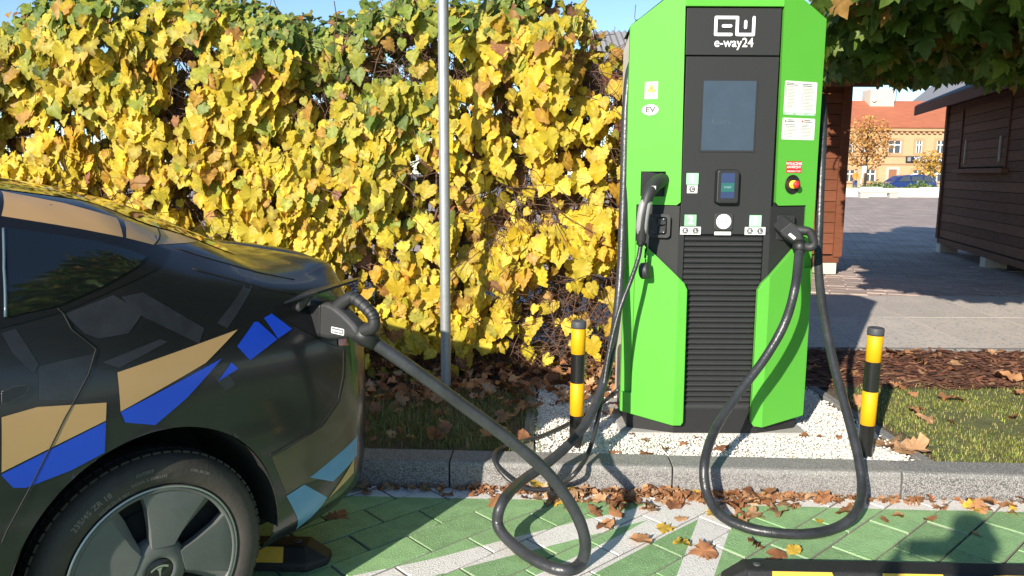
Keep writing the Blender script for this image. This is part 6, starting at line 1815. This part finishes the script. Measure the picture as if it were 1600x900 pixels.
hedge = empty('planter_hedge', (0, 0, 0), 0, 'low clipped green hedge behind the pale planter wall', 'hedge')
big_mesh('foliage', V, F, m_far, C, hedge, kind='stuff')
p, q = F_(1340, 310, GY - 2), F_(1409, 302, GY - 2)
bn = empty('stone_bench', (0, GY - 2.2, 0.1), 0, 'long pale stone bench on two dark feet before the planter', 'bench')
b = MB(); b.box((p.x, 0, .28), (q.x, .5, .55)); b.build('seat', m_lime, bn, bevel=.1, bseg=3)
for x_ in (p.x + .35, q.x - .5): b = MB(); b.box((x_ - .25, .06, -.05), (x_ + .25, .44, .285)); b.build('foot', m_conc, bn, bevel=.02)
p = F_(1341, 296, 55)
sp = empty('street_sign', (p.x, 55, 0.1), 0, 'leaning thin white signpost beside the larger orange tree', 'sign')
b = MB(); b.tube([(0, 0, -.1), (.28, 0, 1.65)], .04, 8); b.build('pole', m_wfr, sp)
b = MB(); b.box((.16, -.05, 1.45), (.46, -.03, 1.95)); b.build('plate', m_wfr, sp)
# parked estate car across the plaza
m_navy = mat('dark_blue_car_paint', (0.012, 0.03, 0.13), 0.2, coat=0.6)
fc = empty('estate_car', (0, 58, 0), 0, 'dark blue estate car parked beyond the green hedge', 'car')
p, q = F_(1373, 293, 58), F_(1466, 293, 58); s_ = (q.x - p.x) / 4.55
prof = [(0, .55), (.05, .72), (.7, .84), (1.15, .95), (1.75, 1.38), (2.2, 1.47), (3.3, 1.47), (4.1, 1.36), (4.45, .98), (4.55, .6), (4.5, .3), (.1, .3)]
b = MB()
rings = []
for y_, k_ in ((-.0, .94), (.12, 1.0), (1.6, 1.0), (1.72, .94)):
    rings.append([(p.x + s_ * (2.3 + (x_ - 2.3) * k_), y_ + (0.14 if z_ > 1.0 and y_ < .5 else (-.14 if z_ > 1.0 else 0)), (.3 + (z_ - .3) * (k_ * .04 + .96)) * s_) for x_, z_ in prof])
n = len(prof); V = sum(rings, []); F = [tuple(range(n))[::-1], tuple(range(3 * n, 4 * n))]
for r_ in range(3):
    for k in range(n): F.append((r_ * n + k, r_ * n + (k + 1) % n, (r_ + 1) * n + (k + 1) % n, (r_ + 1) * n + k))
b.add(V, F); b.build('body', m_navy, fc, bevel=.03)
for xa, xb, xc, xd in ((1.45, 1.85, 2.35, 2.4), (2.45, 2.5, 3.3, 3.35), (3.4, 3.4, 4.0, 4.2)):
    b = MB(); b.add([(p.x + s_ * x_, -.02 + yy, z_ * s_) for x_, z_, yy in ((xa, .98, 0), (xd, .98, 0), (xc, 1.36, .06), (xb, 1.36, .06))], [(0, 1, 2, 3)]); b.build('side_window', m_pane, fc)
for x_ in (.85, 3.65):
    w = MB(); w.lathe([(.0001, -.03), (.19, -.03), (.2, -.01), (.31, 0), (.33, .05), (.33, .2)], 24, M=Matrix.Translation((p.x + s_ * x_, -.02, .32)) @ Matrix.Rotation(R(-90), 4, 'X') ); wo_ = w.build('wheel', m_liner, fc)
    w = MB(); w.lathe([(.0001, -.04), (.18, -.035)], 16, M=Matrix.Translation((p.x + s_ * x_, -.02, .32)) @ Matrix.Rotation(R(-90), 4, 'X')); w.build('rim', m_rim, wo_)
b = MB(); b.box((p.x + s_ * .03, -.015, .62 * s_), (p.x + s_ * .5, .1, .74 * s_)); b.build('headlight', m_wfr, fc, bevel=.03)
b = MB(); b.tube([(p.x + s_ * 2.3, .2, 1.5 * s_), (p.x + s_ * 3.9, .2, 1.46 * s_)], .02, 5); b.build('roof_rail', m_rim, fc)

# ------------------------------------------------------------------ people
m_skin = mat('skin', (0.50, 0.30, 0.21), 0.55); m_hair = mat('dark_hair', (0.04, 0.025, 0.018), 0.7)
def person(M_, jacket, trousers, label, pose):
    root = empty('person', matrix=M_, label=label, cat='person')
    J = {'pel': (0, 0, .95, .125), 'wai': (0, 0, 1.10, .118), 'che': (0, .01, 1.30, .14), 'nek': (0, .01, 1.47, .058), 'hed': (0, .035, 1.56, .08), 'crn': (0, .03, 1.67, .088), 'top': (0, .02, 1.735, .055)}
    E_ = [('pel', 'wai'), ('wai', 'che'), ('che', 'nek'), ('nek', 'hed'), ('hed', 'crn'), ('crn', 'top')]
    for s, n_ in ((-1, 'l'), (1, 'r')):
        el, wr, ha = pose
        J['sh' + n_] = (s * .185, .0, 1.42, .062); J['el' + n_] = (s * el[0], el[1], el[2], .047); J['wr' + n_] = (s * wr[0], wr[1], wr[2], .033); J['ha' + n_] = (s * ha[0], ha[1], ha[2], .036)
        J['hi' + n_] = (s * .10, 0, .88, .098); J['kn' + n_] = (s * .115, .02, .49, .066); J['an' + n_] = (s * .12, -.02, .09, .046); J['to' + n_] = (s * .135, .15, .035, .036)
        E_ += [('che', 'sh' + n_), ('sh' + n_, 'el' + n_), ('el' + n_, 'wr' + n_), ('wr' + n_, 'ha' + n_), ('pel', 'hi' + n_), ('hi' + n_, 'kn' + n_), ('kn' + n_, 'an' + n_), ('an' + n_, 'to' + n_)]
        hx, hy, hz, _ = J['ha' + n_]
        for fi in range(5):
            dz = .03 - fi * .016 if fi < 4 else .01
            L = (.07, .08, .075, .06, .05)[fi]
            b0 = (hx, hy + .015, hz + dz, .010); b1 = (hx - s * .012, hy + L * .6, hz + dz + (.03 if fi == 4 else 0), .0095); b2 = (hx - s * .03, hy + L, hz + dz + (.045 if fi == 4 else -.005), .0085)
            J[f'f{n_}{fi}a'], J[f'f{n_}{fi}b'], J[f'f{n_}{fi}c'] = b0, b1, b2
            E_ += [('ha' + n_, f'f{n_}{fi}a'), (f'f{n_}{fi}a', f'f{n_}{fi}b'), (f'f{n_}{fi}b', f'f{n_}{fi}c')]
    names = list(J); me = bpy.data.meshes.new('body'); me.from_pydata([J[k][:3] for k in names], [(names.index(a), names.index(c)) for a, c in E_], [])
    ob = bpy.data.objects.new('body', me); COL.objects.link(ob)
    sm = ob.modifiers.new('skin', 'SKIN'); sm.use_smooth_shade = True
    for i, k in enumerate(names): me.skin_vertices[0].data[i].radius = (J[k][3], J[k][3] * (.8 if k in ('che', 'wai', 'pel') else 1.0)); me.skin_vertices[0].data[i].use_root = (k == 'pel')
    ss = ob.modifiers.new('sub', 'SUBSURF'); ss.levels = 2; ss.render_levels = 2
    bpy.context.view_layer.update()
    m2 = bpy.data.meshes.new_from_object(ob.evaluated_get(bpy.context.evaluated_depsgraph_get()))
    bpy.data.objects.remove(ob)
    for m_ in (m_skin, jacket, trousers, m_hair, m_blk): m2.materials.append(m_)
    for pl_ in m2.polygons:
        c = pl_.center
        if c.z > 1.64 or (c.z > 1.54 and c.y < .0): i = 3
        elif c.z > 1.485: i = 0
        elif c.z < .10: i = 4
        elif c.z < .93: i = 2
        else: i = 1
        hd = min((Vector(J['hal'][:3]) - c).length, (Vector(J['har'][:3]) - c).length)
        if hd < .10 and c.z < 1.5: i = 0
        pl_.material_index = i; pl_.use_smooth = True
    o = bpy.data.objects.new('body', m2); link(o, root)
    f = MB()
    f.lathe([(.0001, .012), (.011, .008), (.013, -.012), (.006, -.02)], 10, M=Matrix.Translation((0, .118, 1.59)) @ Matrix.Rotation(R(15), 4, 'X')); f.build('nose', m_skin, o)
    for s in (-1, 1):
        f = MB(); f.lathe([(.0001, .009), (.008, .005), (.010, 0)], 10, M=Matrix.Translation((s * .032, .108, 1.625)) @ Matrix.Rotation(R(-90), 4, 'X')); f.build('eye', m_prtk, o)
        f = MB(); f.lathe([(.0001, .012), (.022, .008), (.028, 0), (.018, -.008)], 12, M=Matrix.Translation((s * .088, .03, 1.60)) @ Matrix.Rotation(R(90 * s), 4, 'Y') @ Matrix.Scale(1.4, 4, (1, 0, 0))); f.build('ear', m_skin, o)
    f = MB(); f.box((-.022, .104, 1.535), (.022, .112, 1.543)); f.build('mouth', m_red, o, bevel=.002)
    return root
m_jack = mat('dark_jacket', (0.03, 0.035, 0.05), 0.8, var=.2, vs=20); m_jean = mat('blue_jeans', (0.05, 0.08, 0.16), 0.85, var=.2, vs=30); m_hiv = mat('orange_jacket', (0.75, 0.26, 0.04), 0.8, var=.1, vs=10)
# the photographer, whose shadow falls on the empty bay
person(Matrix.Translation((-.02, -.42, 0)), m_jack, m_jean, 'person in a dark jacket behind the camera, head shadow on the empty bay', ((.26, .13, 1.17), (.17, .26, 1.36), (.115, .30, 1.40)))
ph = empty('mobile_phone', (-.0, -.045, 1.41), 0, 'black mobile phone held up by the person taking the photograph', 'phone')
b = MB(); b.box((-.08, -.006, -.038), (.08, .0, .038)); b.build('case', m_blk, ph, bevel=.003)
b = MB(); b.box((-.076, -.0075, -.035), (.076, -.0062, .035)); b.build('screen', m_scrb, ph)
p = F_(1335, 297, 54)
person(Matrix.Translation((p.x, 54, .1)) @ Matrix.Rotation(R(200), 4, 'Z') @ Matrix.Scale(1.0, 4), m_hiv, m_jean, 'person in an orange jacket beyond the planter wall', ((.24, .05, 1.17), (.22, .18, 1.0), (.20, .24, .98)))
